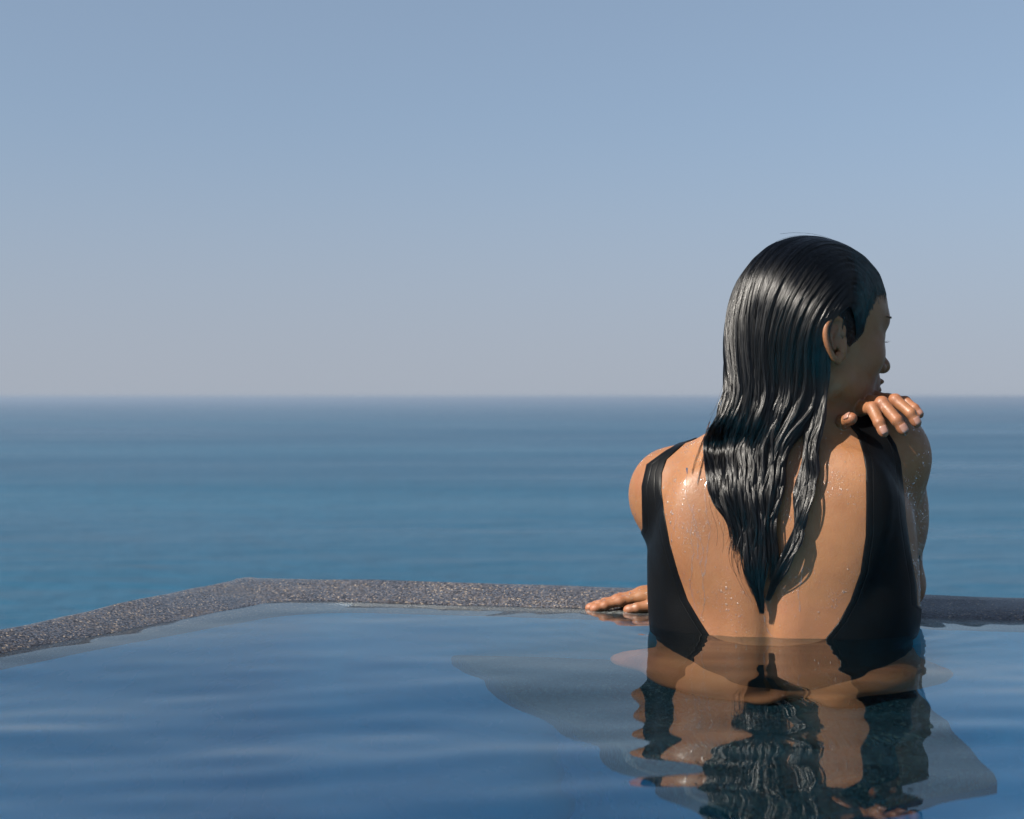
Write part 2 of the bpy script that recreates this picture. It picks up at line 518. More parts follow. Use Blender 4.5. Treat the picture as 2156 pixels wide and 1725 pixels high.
# left hand on the right shoulder: knuckle, middle joint, end joint, tip
FING = {
    'index': [P3(1800, 858, 2.150), P3(1837, 860, 2.112), P3(1851, 890, 2.094), P3(1861, 911, 2.090)],
    'middle': [P3(1818, 848, 2.157), P3(1857, 849, 2.116), P3(1888, 885, 2.096), P3(1903, 907, 2.094)],
    'ring': [P3(1843, 843, 2.168), P3(1885, 843, 2.128), P3(1917, 870, 2.110), P3(1930, 891, 2.108)],
    'little': [P3(1868, 846, 2.182), P3(1906, 846, 2.148), P3(1925, 860, 2.134), P3(1936, 873, 2.131)],
    'thumb': [P3(1776, 876, 2.185), P3(1768, 884, 2.150), P3(1775, 889, 2.112), P3(1793, 881, 2.092)],
}
FRAD0 = {'index': (.0118, .0098, .0086, .0076), 'middle': (.0120, .0102, .0090, .0078), 'ring': (.0115, .0096, .0084, .0073),
        'little': (.0105, .0084, .0074, .0065), 'thumb': (.0150, .0115, .0100, .0088)}
FRAD = {k: tuple(x * f for x, f in zip(v, (1.0, 0.925, 0.905, 0.90))) for k, v in FRAD0.items()}
def finger_sdf(P, J, r, kb=0.004):
    f = sd_cone(P, J[0], J[1], r[0], r[1] * 0.97)
    for i in (1, 2):
        f = smin(f, sd_cone(P, J[i], J[i + 1], r[i] * 0.97, r[i + 1] * (0.97 if i == 1 else 0.98)), kb * 0.5)
        f = smin(f, sd_ell(P, J[i], (r[i] * 0.99,) * 3), kb * 0.4)
    # pad of the finger end
    ax = (J[3] - J[2]) / np.linalg.norm(J[3] - J[2])
    f = smin(f, sd_ell(P, J[3] - ax * 0.004, (r[3] * 1.02,) * 3), kb * 0.7)
    return f
def left_hand_sdf(P):
    f = None
    W0 = LW
    tip = None
    for nm in ('index', 'middle', 'ring', 'little'):
        J, r = FING[nm], FRAD[nm]
        g = finger_sdf(P, J, r)
        tip = g if tip is None else smin(tip, g, 0.0034)
    palm = None
    spread = {'index': -0.014, 'middle': -0.004, 'ring': 0.006, 'little': 0.014}
    for nm in ('index', 'middle', 'ring', 'little'):
        J, r = FING[nm], FRAD[nm]
        b = W0 + np.array([spread[nm], 0.0, 0.004 - abs(spread[nm]) * 0.15])
        g = sd_cone(P, J[0], b, r[0] * 1.02, 0.0165)
        palm = g if palm is None else smin(palm, g, 0.012)
    palm = smin(palm, sd_cone(P, FING['index'][0] * .5 + FING['little'][0] * .5 + np.array([0, .012, -.010]), W0, 0.018, 0.02), 0.012)
    f = smin(palm, tip, 0.007)
    th = finger_sdf(P, FING['thumb'], FRAD['thumb'])
    th = smin(th, sd_cone(P, FING['thumb'][0], W0 + np.array([-0.012, 0, 0]), 0.0155, 0.019), 0.01)
    f = smin(f, th, 0.008)
    return f

# right hand flat on the rim, finger ends in the water
RF = {
    'index': [P3(1352, 1258, 2.368), P3(1306, 1267, 2.362), P3(1274, 1276, 2.358), P3(1250, 1283, 2.356)],
    'middle': [P3(1352, 1251, 2.390), P3(1300, 1263, 2.384), P3(1264, 1274, 2.380), P3(1240, 1281, 2.378)],
    'ring': [P3(1356, 1249, 2.410), P3(1306, 1260, 2.405), P3(1274, 1269, 2.402), P3(1250, 1276, 2.400)],
    'little': [P3(1364, 1250, 2.428), P3(1324, 1258, 2.425), P3(1298, 1265, 2.423), P3(1280, 1270, 2.422)],
    'thumb': [P3(1400, 1268, 2.352), P3(1368, 1276, 2.342), P3(1342, 1281, 2.340), P3(1322, 1285, 2.342)],
}
def right_hand_sdf(P):
    f = None
    for nm in ('index', 'middle', 'ring', 'little'):
        r = np.array(FRAD[nm]) * 0.82
        g = finger_sdf(P, RF[nm], r, 0.009)
        g = smin(g, sd_cone(P, RF[nm][0], RW + np.array([-0.01, {'index': -.012, 'middle': -.003, 'ring': .006, 'little': .012}[nm], 0.002]), r[0] * 1.08, 0.018), 0.008)
        f = g if f is None else smin(f, g, 0.012)
    th = finger_sdf(P, RF['thumb'], np.array(FRAD['thumb']) * 0.9)
    th = smin(th, sd_cone(P, RF['thumb'][0], RW + np.array([0, -.01, 0]), 0.0145, 0.018), 0.012)
    return smin(f, th, 0.009)

def legs_sdf(P):
    f = None
    def add(g, k=0.03):
        nonlocal f
        f = g if f is None else smin(f, g, k)
    for s, hip, knee, ank, toe in (
        (-1, (0.290, 2.185, -0.300), (0.205, 2.265, -0.340), (0.320, 2.120, -0.372), (0.335, 2.065, -0.378)),
        (1, (0.470, 2.170, -0.300), (0.545, 2.165, -0.340), (0.440, 2.105, -0.372), (0.425, 2.055, -0.378))):
        hip, knee, ank, toe = map(np.array, (hip, knee, ank, toe))
        add(sd_cone(P, hip, knee, 0.088, 0.056))
        add(sd_cone(P, knee, knee * .6 + ank * .4, 0.050, 0.042))
        add(sd_cone(P, knee * .6 + ank * .4, ank, 0.042, 0.026))
        add(sd_cone(P, ank, toe, 0.026, 0.018), 0.015)
    return f

def neck_sdf(P):
    a = np.array([0.372, 2.205, 0.235]); b = from_head((-0.028, 0, -0.055))
    f = sd_cone(P, a, b, 0.066, 0.056)
    # right slope of the neck up to the raised shoulder, left slope down to the lower one
    f = smin(f, sd_cone(P, np.array([0.385, 2.185, 0.262]), P3(1840, 935, 2.180), 0.052, 0.046), 0.045)
    f = smin(f, sd_cone(P, np.array([0.365, 2.190, 0.245]), P3(1410, 1010, 2.225), 0.050, 0.034), 0.045)
    return f

EAR_RIM = [(1773, 704), (1774, 690), (1771, 677), (1764, 669.5), (1755, 668.5), (1745, 674), (1738.5, 686), (1736.5, 701), (1739, 718), (1745, 735), (1752, 749), (1759, 760)]
def ear_pt(x, y, out=0.0): return P3(x, y, 2.1005 - (1775 - x) / 40 * 0.022 - out)
def ear_sdf(P):
    ctl = resample([ear_pt(*p, out=0.003) for p in EAR_RIM], 40)
    ker = np.array([1, 2, 3, 2, 1.0]) / 9
    pts = np.stack([np.convolve(np.pad(ctl[:, k], 2, mode='edge'), ker, 'valid') for k in range(3)], 1)
    f = None
    for i in range(len(pts) - 1):
        r0 = 0.0038 - 0.0006 * i / 39
        g = sd_cone(P, pts[i], pts[i + 1], r0, r0)
        f = g if f is None else smin(f, g, 0.002)
    # shell behind the rim
    c = ear_pt(1755.5, 702, -0.005)
    n = np.array(Vector(ear_pt(1775, 700) - ear_pt(1735, 700)).normalized())
    Rm = np.array([n, np.cross((0, 0, 1), n), (0, 0, 1)], np.float32).T
    tilt = np.array(Matrix.Rotation(math.radians(7), 3, 'Y'), np.float32)
    shell = sd_ell(P, c, (0.0125, 0.0036, 0.0235), Rm @ tilt)
    f = smin(f, shell, 0.004)
    # inner fold
    ah = [(1766, 690), (1757, 691), (1750, 702), (1751, 718), (1757, 733)]
    for i in range(len(ah) - 1):
        f = smin(f, sd_cone(P, ear_pt(*ah[i], out=-0.001), ear_pt(*ah[i + 1], out=-0.001), 0.0026, 0.0026), 0.003)
    # lobe, tragus and the joint with the cheek
    f = smin(f, sd_ell(P, ear_pt(1764.5, 755, 0.001), (0.0066, 0.0042, 0.0088)), 0.005)
    f = smin(f, sd_cone(P, ear_pt(1774, 722, -0.001), ear_pt(1774, 738, -0.001), 0.0040, 0.0045), 0.005)
    f = smin(f, sd_cone(P, ear_pt(1773, 690, -0.004), ear_pt(1772, 752, -0.004), 0.005, 0.0055), 0.006)
    # hollow of the concha
    hol = sd_ell(P, ear_pt(1763, 717, 0.004), (0.0062, 0.0062, 0.0105), Rm)
    f = smax(f, -hol, 0.003)
    return f

def head_sdf(P):
    q = to_head(P)
    E = lambda c, r: sd_ell(q, c, r)
    f = E((-0.009, 0, 0.046), (0.103, 0.077, 0.0945))
    f = smin(f, E((0.036, 0, 0.056), (0.058, 0.062, 0.062)), 0.03)
    f = smin(f, E((0.040, 0, -0.012), (0.049, 0.058, 0.066)), 0.03)
    aq = q.copy(); aq[:, 1] = np.abs(aq[:, 1])
    A = lambda c, r: sd_ell(aq, c, r)
    f = smin(f, A((0.055, 0.041, -0.008), (0.023, 0.021, 0.021)), 0.022)
    f = smin(f, sd_cone(aq, (0.008, 0.046, -0.048), (0.072, 0.014, -0.081), 0.019, 0.014), 0.025)
    f = smin(f, E((0.042, 0, -0.048), (0.046, 0.046, 0.040)), 0.02)
    f = smin(f, E((0.077, 0, -0.078), (0.017, 0.018, 0.015)), 0.018)
    f = smin(f, E((0.085, 0, -0.038), (0.019, 0.028, 0.024)), 0.016)
    # brow, eye hollow, eye with lids
    f = smin(f, sd_cone(aq, (0.089, 0.012, 0.040), (0.074, 0.043, 0.043), 0.0085, 0.009), 0.016)
    f = smax(f, -A((0.101, 0.031, 0.021), (0.017, 0.019, 0.0115)), 0.014)
    f = smin(f, A((0.0755, 0.0315, 0.0205), (0.0135, 0.0150, 0.0120)), 0.006)
    # nose
    f = smin(f, sd_cone(q, (0.086, 0, 0.030), (0.1165, 0, -0.009), 0.0075, 0.0088), 0.011)
    f = smin(f, E((0.1178, 0, -0.0130), (0.0105, 0.0105, 0.0092)), 0.006)
    f = smin(f, A((0.1030, 0.0125, -0.0160), (0.0105, 0.0075, 0.0080)), 0.006)
    f = smax(f, -A((0.1135, 0.0065, -0.0245), (0.0055, 0.0035, 0.0040)), 0.003)
    # lips
    f = smin(f, E((0.1030, 0, -0.0355), (0.0085, 0.0220, 0.0055)), 0.005)
    f = smin(f, E((0.1015, 0, -0.0470), (0.0090, 0.0190, 0.0062)), 0.005)
    return f

GROUPS = [   # function, blend radius to the rest, bounding box
    (torso_sdf, 0.0, ((0.08, 2.00, -0.46), (0.68, 2.42, 0.36))),
    (legs_sdf, 0.05, ((0.0, 2.0, -0.46), (0.75, 2.46, -0.14))),
    (neck_sdf, 0.05, ((0.12, 2.08, 0.08), (0.64, 2.32, 0.42))),
    (right_arm_sdf, 0.028, ((0.27, 2.08, -0.05), (0.66, 2.44, 0.36))),
    (left_arm_sdf, 0.028, ((0.12, 2.13, 0.04), (0.56, 2.46, 0.34))),
    (head_sdf, 0.020, ((0.29, 2.02, 0.22), (0.58, 2.32, 0.56))),
    (ear_sdf, 0.004, ((0.40, 2.04, 0.34), (0.46, 2.12, 0.44))),
    (left_hand_sdf, 0.0012, ((0.41, 2.05, 0.22), (0.58, 2.29, 0.34))),
    (right_hand_sdf, 0.012, ((0.07, 2.30, -0.04), (0.40, 2.46, 0.08))),
]
HAND_ON_ARM = 0.012
def body_sdf(P):
    P = np.asarray(P, np.float32)
    vals = []
    for fn, k, (lo, hi) in GROUPS:
        lo = np.array(lo, np.float32); hi = np.array(hi, np.float32)
        m = np.all((P > lo) & (P < hi), axis=1)
        v = np.full(len(P), 1.0, np.float32)
        if m.any(): v[m] = fn(P[m])
        vals.append(v)
    # hands blend into their own forearm, not into what they rest on
    f = vals[0]
    f = smin(f, vals[1], 0.05)
    f = smin(f, vals[2], 0.05)
    f = smin(f, vals[3], 0.028)
    f = smin(f, vals[5], 0.020)
    f = smin(f, vals[6], 0.004)
    f = smin(f, smin(vals[4], vals[7], 0.012), 0.003) if False else f
    la = vals[4]
    near_sh = np.sqrt(((P - LS.astype(np.float32)) ** 2).sum(1))
    kk = 0.003 + 0.027 * (near_sh < 0.12)
    h = np.maximum(kk - np.abs(f - la), 0.0) / kk
    f = np.minimum(f, la) - h * h * kk * 0.25
    lh = vals[7]
    lah = smin(la, lh, 0.012)
    f = smin(f, np.where(near_sh > 0.2, lah, lh), 0.0012)
    f = smin(f, vals[8], 0.010)
    return f

def surface_nets(fn, lo, hi, h):
    lo = np.array(lo, float); n = np.ceil((np.array(hi) - lo) / h).astype(int) + 1
    B = 5
    nb = np.ceil(n / B).astype(int); n = nb * B
    gx, gy, gz = [lo[k] + h * (np.arange(nb[k]) * B + (B - 1) / 2) for k in range(3)]
    C = np.stack(np.meshgrid(gx, gy, gz, indexing='ij'), -1).reshape(-1, 3)
    # coarse pass in two steps: every third block first
    cv = np.empty(len(C), np.float32)
    for i in range(0, len(C), 400000): cv[i:i + 400000] = fn(C[i:i + 400000])
    G = np.repeat(np.repeat(np.repeat(cv.reshape(nb), B, 0), B, 1), B, 2).astype(np.float32)
    near = np.argwhere(np.abs(cv.reshape(nb)) < h * B * 1.35)
    off = np.stack(np.meshgrid(*[np.arange(B)] * 3, indexing='ij'), -1).reshape(-1, 3)
    for i in range(0, len(near), 4000):
        ijk = (near[i:i + 4000, None, :] * B + off[None]).reshape(-1, 3)
        G[ijk[:, 0], ijk[:, 1], ijk[:, 2]] = fn(lo + ijk * h)
    S = G < 0
    cnt = np.zeros([k - 1 for k in n], np.uint8)
    for a in (0, 1):
        for b in (0, 1):
            for c in (0, 1):
                cnt += S[a:n[0] - 1 + a, b:n[1] - 1 + b, c:n[2] - 1 + c]
    cells = np.argwhere((cnt > 0) & (cnt < 8))
    vid = np.full(cnt.shape, -1, np.int32); vid[cells[:, 0], cells[:, 1], cells[:, 2]] = np.arange(len(cells))
    acc = np.zeros((len(cells), 3)); num = np.zeros(len(cells))
    cor = [(a, b, c) for a in (0, 1) for b in (0, 1) for c in (0, 1)]
    for p in cor:
        for ax in range(3):
            if p[ax]: continue
            q = list(p); q[ax] = 1
            va = G[cells[:, 0] + p[0], cells[:, 1] + p[1], cells[:, 2] + p[2]]
            vb = G[cells[:, 0] + q[0], cells[:, 1] + q[1], cells[:, 2] + q[2]]
            m = (va < 0) != (vb < 0)
            t = np.where(m, va / np.where(m, va - vb, 1), 0)
            e = np.tile(np.array(p, float), (len(cells), 1)); e[:, ax] += t
            acc[m] += e[m]; num[m] += 1
    V = lo + (cells + acc / num[:, None]) * h
    quads = []
    for ax in range(3):
        sl0 = [slice(1, -1)] * 3; sl0[ax] = slice(0, -1)
        sl1 = list(sl0); sl1[ax] = slice(1, None)
        a = S[tuple(sl0)]; b = S[tuple(sl1)]
        e = np.argwhere(a != b)
        st = a[e[:, 0], e[:, 1], e[:, 2]]
        o = np.array([1, 1, 1]); o[ax] = 0
        e = e + o
        u, v = [(1, 2), (2, 0), (0, 1)][ax]
        def cell(du, dv):
            c = e.copy(); c[:, u] += du; c[:, v] += dv
            return vid[c[:, 0], c[:, 1], c[:, 2]]
        q = np.stack([cell(-1, -1), cell(0, -1), cell(0, 0), cell(-1, 0)], 1)
        q[~st] = q[~st][:, ::-1]
        quads.append(q)
    Q = np.vstack(quads); Q = Q[(Q >= 0).all(1)]
    return V, Q

def vertex_normals(V, F):
    T = F if F.shape[1] == 3 else np.vstack([F[:, [0, 1, 2]], F[:, [0, 2, 3]]])
    n = np.cross(V[T[:, 1]] - V[T[:, 0]], V[T[:, 2]] - V[T[:, 0]])
    N = np.zeros_like(V)
    for k in range(3):
        for c in range(3): N[:, c] += np.bincount(T[:, k], n[:, c], len(V))
    return N / np.maximum(np.linalg.norm(N, axis=1, keepdims=True), 1e-12)

VOX = 0.0019
BV, BQ = surface_nets(body_sdf, (0.0, 1.99, -0.46), (0.76, 2.48, 0.54), VOX)
BN = vertex_normals(BV, BQ)

# ---------------------------------------------------------------- materials of the person
def mat_skin():
    m = Mat('wet_skin')
    tc = m.new('TexCoord')
    n = m.new('TexNoise', Scale=14.0, Detail=4.0, Roughness=0.6); m.link(tc.outputs['Object'], n.inputs['Vector'])
    n2 = m.new('TexNoise', Scale=420.0, Detail=3.0); m.link(tc.outputs['Object'], n2.inputs['Vector'])
    n3 = m.new('TexNoise', Scale=60.0, Detail=5.0, Roughness=0.65); m.link(tc.outputs['Object'], n3.inputs['Vector'])
    c = m.ramp(n.outputs[0], [(0.3, (0.178, 0.074, 0.029)), (0.7, (0.236, 0.108, 0.045))])
    c = m.mix(m.math('MULTIPLY', m.math('SUBTRACT', n3.outputs[0], 0.5, clamp=True), 0.9), c, (0.165, 0.058, 0.032))
    nL = m.new('TexNoise', Scale=5.5, Detail=3.0, Roughness=0.55); m.link(tc.outputs['Object'], nL.inputs['Vector'])
    c = m.mix(m.math('MULTIPLY', m.math('SUBTRACT', nL.outputs[0], 0.48, clamp=True), 2.2, clamp=True), c, (0.225, 0.083, 0.045))
    vs = m.new('TexVoronoi', Scale=75.0); m.link(tc.outputs['Object'], vs.inputs['Vector'])
    spot = m.ramp(vs.outputs['Distance'], [(0.0, (1, 1, 1)), (0.13, (0, 0, 0))])
    vsc = m.new('SeparateColor'); m.link(vs.outputs['Color'], vsc.inputs[0])
    spot = m.math('MULTIPLY', m.math('GREATER_THAN', vsc.outputs[0], 0.72), m.math('MULTIPLY', spot, 0.55))
    c = m.mix(spot, c, (0.18, 0.05, 0.032))
    v = m.new('TexVoronoi', Scale=38.0); m.link(tc.outputs['Object'], v.inputs['Vector'])
    mole = m.math('LESS_THAN', v.outputs['Distance'], 0.035)
    c = m.mix(m.math('MULTIPLY', mole, 0.55), c, (0.13, 0.05, 0.03))
    fl = m.new('Attribute'); fl.attribute_name = 'flush'
    c = m.mix(m.math('MULTIPLY', fl.outputs['Fac'], 0.6, clamp=True), c, (0.25, 0.085, 0.055))
    p = m.principled(IOR=1.42)
    m.link(c, p.inputs['Base Color'])
    p.inputs['Subsurface Weight'].default_value = 0.22
    p.inputs['Subsurface Radius'].default_value = (1.0, 0.35, 0.18)
    p.inputs['Subsurface Scale'].default_value = 0.006
    m.link(m.ramp(n3.outputs[0], [(0.35, (0.44,) * 3), (0.65, (0.64,) * 3)]), p.inputs['Roughness'])
    h = m.math('ADD', m.math('MULTIPLY', n2.outputs[0], 0.5), m.math('MULTIPLY', n3.outputs[0], 1.0))
    nb = m.bump(h, 0.5, 0.0011)
    m.link(nb, p.inputs['Normal'])
    p.inputs['Coat Weight'].default_value = 0.06
    p.inputs['Coat Roughness'].default_value = 0.22
    m.link(nb, p.inputs['Coat Normal'])
    return m.m

def mat_suit():
    m = Mat('wet_black_fabric')
    tc = m.new('TexCoord')
    n = m.new('TexNoise', Scale=900.0, Detail=2.0); m.link(tc.outputs['Object'], n.inputs['Vector'])
    n2 = m.new('TexNoise', Scale=25.0, Detail=4.0); m.link(tc.outputs['Object'], n2.inputs['Vector'])
    at = m.new('Attribute'); at.attribute_name = 'edge_dist'
    p = m.principled(Roughness=0.42, IOR=1.45)
    p.inputs['Base Color'].default_value = (0.0022, 0.0024, 0.0028, 1)
    p.inputs['Specular IOR Level'].default_value = 0.13
    m.link(m.ramp(n2.outputs[0], [(0.3, (0.34,) * 3), (0.7, (0.55,) * 3)]), p.inputs['Roughness'])
    # hem: a raised edge and a seam line
    seam = m.math('ABSOLUTE', m.math('SUBTRACT', at.outputs['Fac'], 0.0085))
    seam = m.math('MULTIPLY', m.math('SUBTRACT', 0.0012, seam, clamp=True), -420.0)
    rolled = m.math('MULTIPLY', m.math('SUBTRACT', 0.008, at.outputs['Fac'], clamp=True), 60.0)
    h = m.math('ADD', m.math('ADD', seam, rolled), m.math('MULTIPLY', n.outputs[0], 0.35))
    m.link(m.bump(h, 0.5, 0.0012), p.inputs['Normal'])
    return m.m

def mat_hair_solid():
    m = Mat('wet_hair_mass')
    tc = m.new('TexCoord')
    mp = m.new('Mapping'); mp.inputs['Scale'].default_value = (420, 420, 18)
    m.link(tc.outputs['Object'], mp.inputs['Vector'])
    n = m.new('TexNoise', Scale=1.0, Detail=3.0); m.link(mp.outputs[0], n.inputs['Vector'])
    p = m.principled(Roughness=0.42, IOR=1.5)
    p.inputs['Base Color'].default_value = (0.006, 0.004, 0.0035, 1)
    m.link(m.bump(n.outputs[0], 0.8, 0.002), p.inputs['Normal'])
    return m.m

def mat_hair_strand():
    m = Mat('wet_hair_strand')
    h = m.new('BsdfHairPrincipled')
    h.parametrization = 'MELANIN'
    h.inputs['Melanin'].default_value = 1.0
    h.inputs['Melanin Redness'].default_value = 0.85
    h.inputs['Roughness'].default_value = 0.19
    h.inputs['Radial Roughness'].default_value = 0.35
    h.inputs['Coat'].default_value = 0.0
    h.inputs['Random Roughness'].default_value = 0.4
    m.link(h.outputs[0], m.out.inputs['Surface'])
    return m.m

def mat_plain(name, col, rough=0.4, coat=0.0):
    m = Mat(name); p = m.principled(Base_Color=(*col, 1), Roughness=rough, IOR=1.45)
    tc = m.new('TexCoord'); n = m.new('TexNoise', Scale=300.0, Detail=2.0); m.link(tc.outputs['Object'], n.inputs['Vector'])
    m.link(m.mix(m.math('MULTIPLY', n.outputs[0], 0.25), col, tuple(c * 0.75 for c in col)), p.inputs['Base Color'])
    p.inputs['Coat Weight'].default_value = coat
    return m.m

# ---------------------------------------------------------------- body object
M_SKIN = mat_skin()
person = link_mesh('person', BV, BQ, M_SKIN)
_fl = np.zeros(len(BV), np.float32)
for J in list(FING.values()) + list(RF.values()):
    _fl += np.exp(-(((BV - J[3]) ** 2).sum(1)) / 0.009 ** 2) + 0.6 * np.exp(-(((BV - J[2]) ** 2).sum(1)) / 0.009 ** 2) + 0.6 * np.exp(-(((BV - J[1]) ** 2).sum(1)) / 0.011 ** 2)
_fl += 0.8 * np.exp(-(((BV - ear_pt(1752, 705)) ** 2).sum(1)) / 0.02 ** 2)
person.data.attributes.new('flush', 'FLOAT', 'POINT').data.foreach_set('value', np.clip(_fl, 0, 1).astype(np.float32))
tag(person, 'person with long wet dark hair in a black open-back swimsuit, seated at the pool rim', 'person')
person.cycles.is_caustics_receiver = True

# ---------------------------------------------------------------- swimsuit: a cut-out shell over the body
def project(V):
    return V[:, 0] / V[:, 1] * FPX + 1078.0, LEVEL - (V[:, 2] - CAM_H) / V[:, 1] * FPX

def lerp_pts(v, pts):
    pts = sorted((b, a) for a, b in pts)
    return np.interp(v, [p[0] for p in pts], [p[1] for p in pts])

def suit_mask(V):
    u, v = project(V); q = to_torso(V.astype(np.float32)); lx, ly, z = q.T
    s = V[:, 1] / FPX
    inL = lerp_pts(v, [(1452, 925), (1429, 946), (1404, 968), (1394, 996), (1393, 1031), (1399, 1080), (1411, 1146), (1429, 1209), (1449, 1265), (1474, 1307), (1488, 1329), (1530, 1390), (1570, 1425), (1640, 1442)])
    inR = lerp_pts(v, [(1806, 862), (1794, 880), (1786, 893), (1805, 916), (1817, 954), (1823, 989), (1824, 1059), (1823, 1129), (1812, 1205), (1791, 1265), (1767, 1310), (1743, 1340), (1700, 1395), (1650, 1430), (1580, 1442)])
    outL = lerp_pts(v, [(1420, 940), (1399, 952), (1362, 979), (1352, 1024), (1353, 1080), (1354, 1112), (1338, 1150), (1300, 1200), (1000, 1290)])
    outR = lerp_pts(v, [(1850, 880), (1868, 909), (1886, 937), (1896, 972), (1901, 1024), (1907, 1094), (1917, 1164), (1929, 1233), (1931, 1275), (1965, 1300), (2300, 1330)])
    open_back = np.minimum(u - inL, inR - u)
    back = np.minimum(-open_back, np.minimum(u - outL, outR - u)) * s
    # front: scooped neck and two shoulder straps
    nl = np.interp(z, [0.05, 0.075, 0.11, 0.16, 0.3], [0.02, -0.05, -0.095, -0.115, -0.125])
    nr = np.interp(z, [0.05, 0.075, 0.11, 0.16, 0.3], [0.02, 0.05, 0.075, 0.085, 0.092])
    front = -np.minimum(lx - nl, nr - lx)
    wide = np.interp(z, [0.05, 0.1, 0.16, 0.25], [0.4, 0.19, 0.165, 0.150]); wide_r = np.interp(z, [0.05, 0.1, 0.16, 0.25], [0.4, 0.175, 0.15, 0.128])
    front = np.minimum(front, np.minimum(lx + wide, wide_r - lx))
    tor = np.minimum(torso_sdf(V.astype(np.float32)), neck_sdf(V.astype(np.float32)))
    for arm in (right_arm_sdf, left_arm_sdf):
        front = np.minimum(front, arm(V.astype(np.float32)) - tor + 0.004)
    front = np.where((z > 0.262) & (lx < 0.1) & (lx > -0.1), -1.0, front)
    m = np.where(ly < 0.012, back, front)
    # legs cut high
    t = np.abs(lx) / 0.18
    zc = np.where(ly < 0, -0.32 + 0.225 * t ** 1.6, -0.36 + 0.26 * t ** 1.2)
    m = np.minimum(m, z - zc)
    m = np.minimum(m, left_hand_sdf(V.astype(np.float32)) - 0.0018)
    m = np.minimum(m, right_hand_sdf(V.astype(np.float32)) - 0.006)
    low = left_arm_sdf(V.astype(np.float32)) - tor + 0.016
    m = np.where(v > 1050, np.minimum(m, low), m)
    rarm = right_arm_sdf(V.astype(np.float32)) - tor + 0.012
    m = np.where((v > 1180) & (u > 1900), np.minimum(m, rarm), m)
    m = np.minimum(m, np.where(z > 0.2, head_sdf(V.astype(np.float32)) - 0.01, 1.0))
    return m

def build_suit():
    cand = (BV[:, 2] > -0.37) & (BV[:, 2] < 0.32)
    m = np.full(len(BV), -1.0); idx = np.where(cand)[0]
    for i in range(0, len(idx), 200000): m[idx[i:i + 200000]] = suit_mask(BV[idx[i:i + 200000]])
    T = np.vstack([BQ[:, [0, 1, 2]], BQ[:, [0, 2, 3]]])
    ins = m[T] > 0; k = ins.sum(1)
    full = T[k == 3]
    new_v, new_n, new_d = [], [], []
    tris = [full]; wall = []
    base = len(BV)
    edges_all = []
    def cut(tr, in_count):
        out = []
        for t_ in range(3):
            a, b, c = t_, (t_ + 1) % 3, (t_ + 2) % 3
            sel = (m[tr[:, a]] > 0) == (in_count == 1)
            oth = (m[tr[:, b]] > 0) != (in_count == 1)
            oth2 = (m[tr[:, c]] > 0) != (in_count == 1)
            out.append((tr[sel & oth & oth2][:, [a, b, c]]))
        return np.vstack(out)
    one = cut(T[k == 1], 1)     # first corner inside, two outside
    two = cut(T[k == 2], 2)     # first corner outside, two inside
    E = np.vstack([one[:, [0, 1]], one[:, [0, 2]], two[:, [0, 1]], two[:, [0, 2]]])
    ES = np.sort(E, 1); U, inv = np.unique(ES, axis=0, return_inverse=True); inv = inv.ravel()
    t = m[U[:, 0]] / (m[U[:, 0]] - m[U[:, 1]])
    NVv = BV[U[:, 0]] + (BV[U[:, 1]] - BV[U[:, 0]]) * t[:, None]
    NVn = BN[U[:, 0]] + (BN[U[:, 1]] - BN[U[:, 0]]) * t[:, None]
    n1, n2 = len(one), len(two)
    e1, e2, e3, e4 = inv[:n1] + base, inv[n1:2 * n1] + base, inv[2 * n1:2 * n1 + n2] + base, inv[2 * n1 + n2:] + base
    tris.append(np.stack([one[:, 0], e1, e2], 1))
    tris.append(np.stack([two[:, 1], two[:, 2], e4], 1)); tris.append(np.stack([two[:, 1], e4, e3], 1))
    wall = np.vstack([np.stack([e1, e2], 1), np.stack([e4, e3], 1)])
    F = np.vstack(tris)
    AV = np.vstack([BV, NVv]); AN = np.vstack([BN, NVn]); AD = np.r_[m, np.zeros(len(U))]
    used = np.unique(F); rm = np.full(len(AV), -1); rm[used] = np.arange(len(used))
    thick = 0.0019
    top = AV[used] + AN[used] * (0.0012 + (thick - 0.0012) * sm(0, 0.003, AD[used]))[:, None]
    wu = np.unique(wall); rw = np.full(len(AV), -1); rw[wu] = np.arange(len(wu)) + len(used)
    bot = AV[wu] - AN[wu] * 0.0008
    W = np.stack([rm[wall[:, 1]], rm[wall[:, 0]], rw[wall[:, 0]], rw[wall[:, 1]]], 1)
    FT = np.vstack([rm[F], W[:, [0, 1, 2]], W[:, [0, 2, 3]]])
    o = link_mesh('swimsuit', np.vstack([top, bot]), FT, mat_suit(), parent=person)
    at = o.data.attributes.new('edge_dist', 'FLOAT', 'POINT')
    at.data.foreach_set('value', np.r_[np.clip(AD[used], 0, 1), np.zeros(len(wu))].astype(np.float32))
    o.cycles.is_caustics_receiver = True
build_suit()

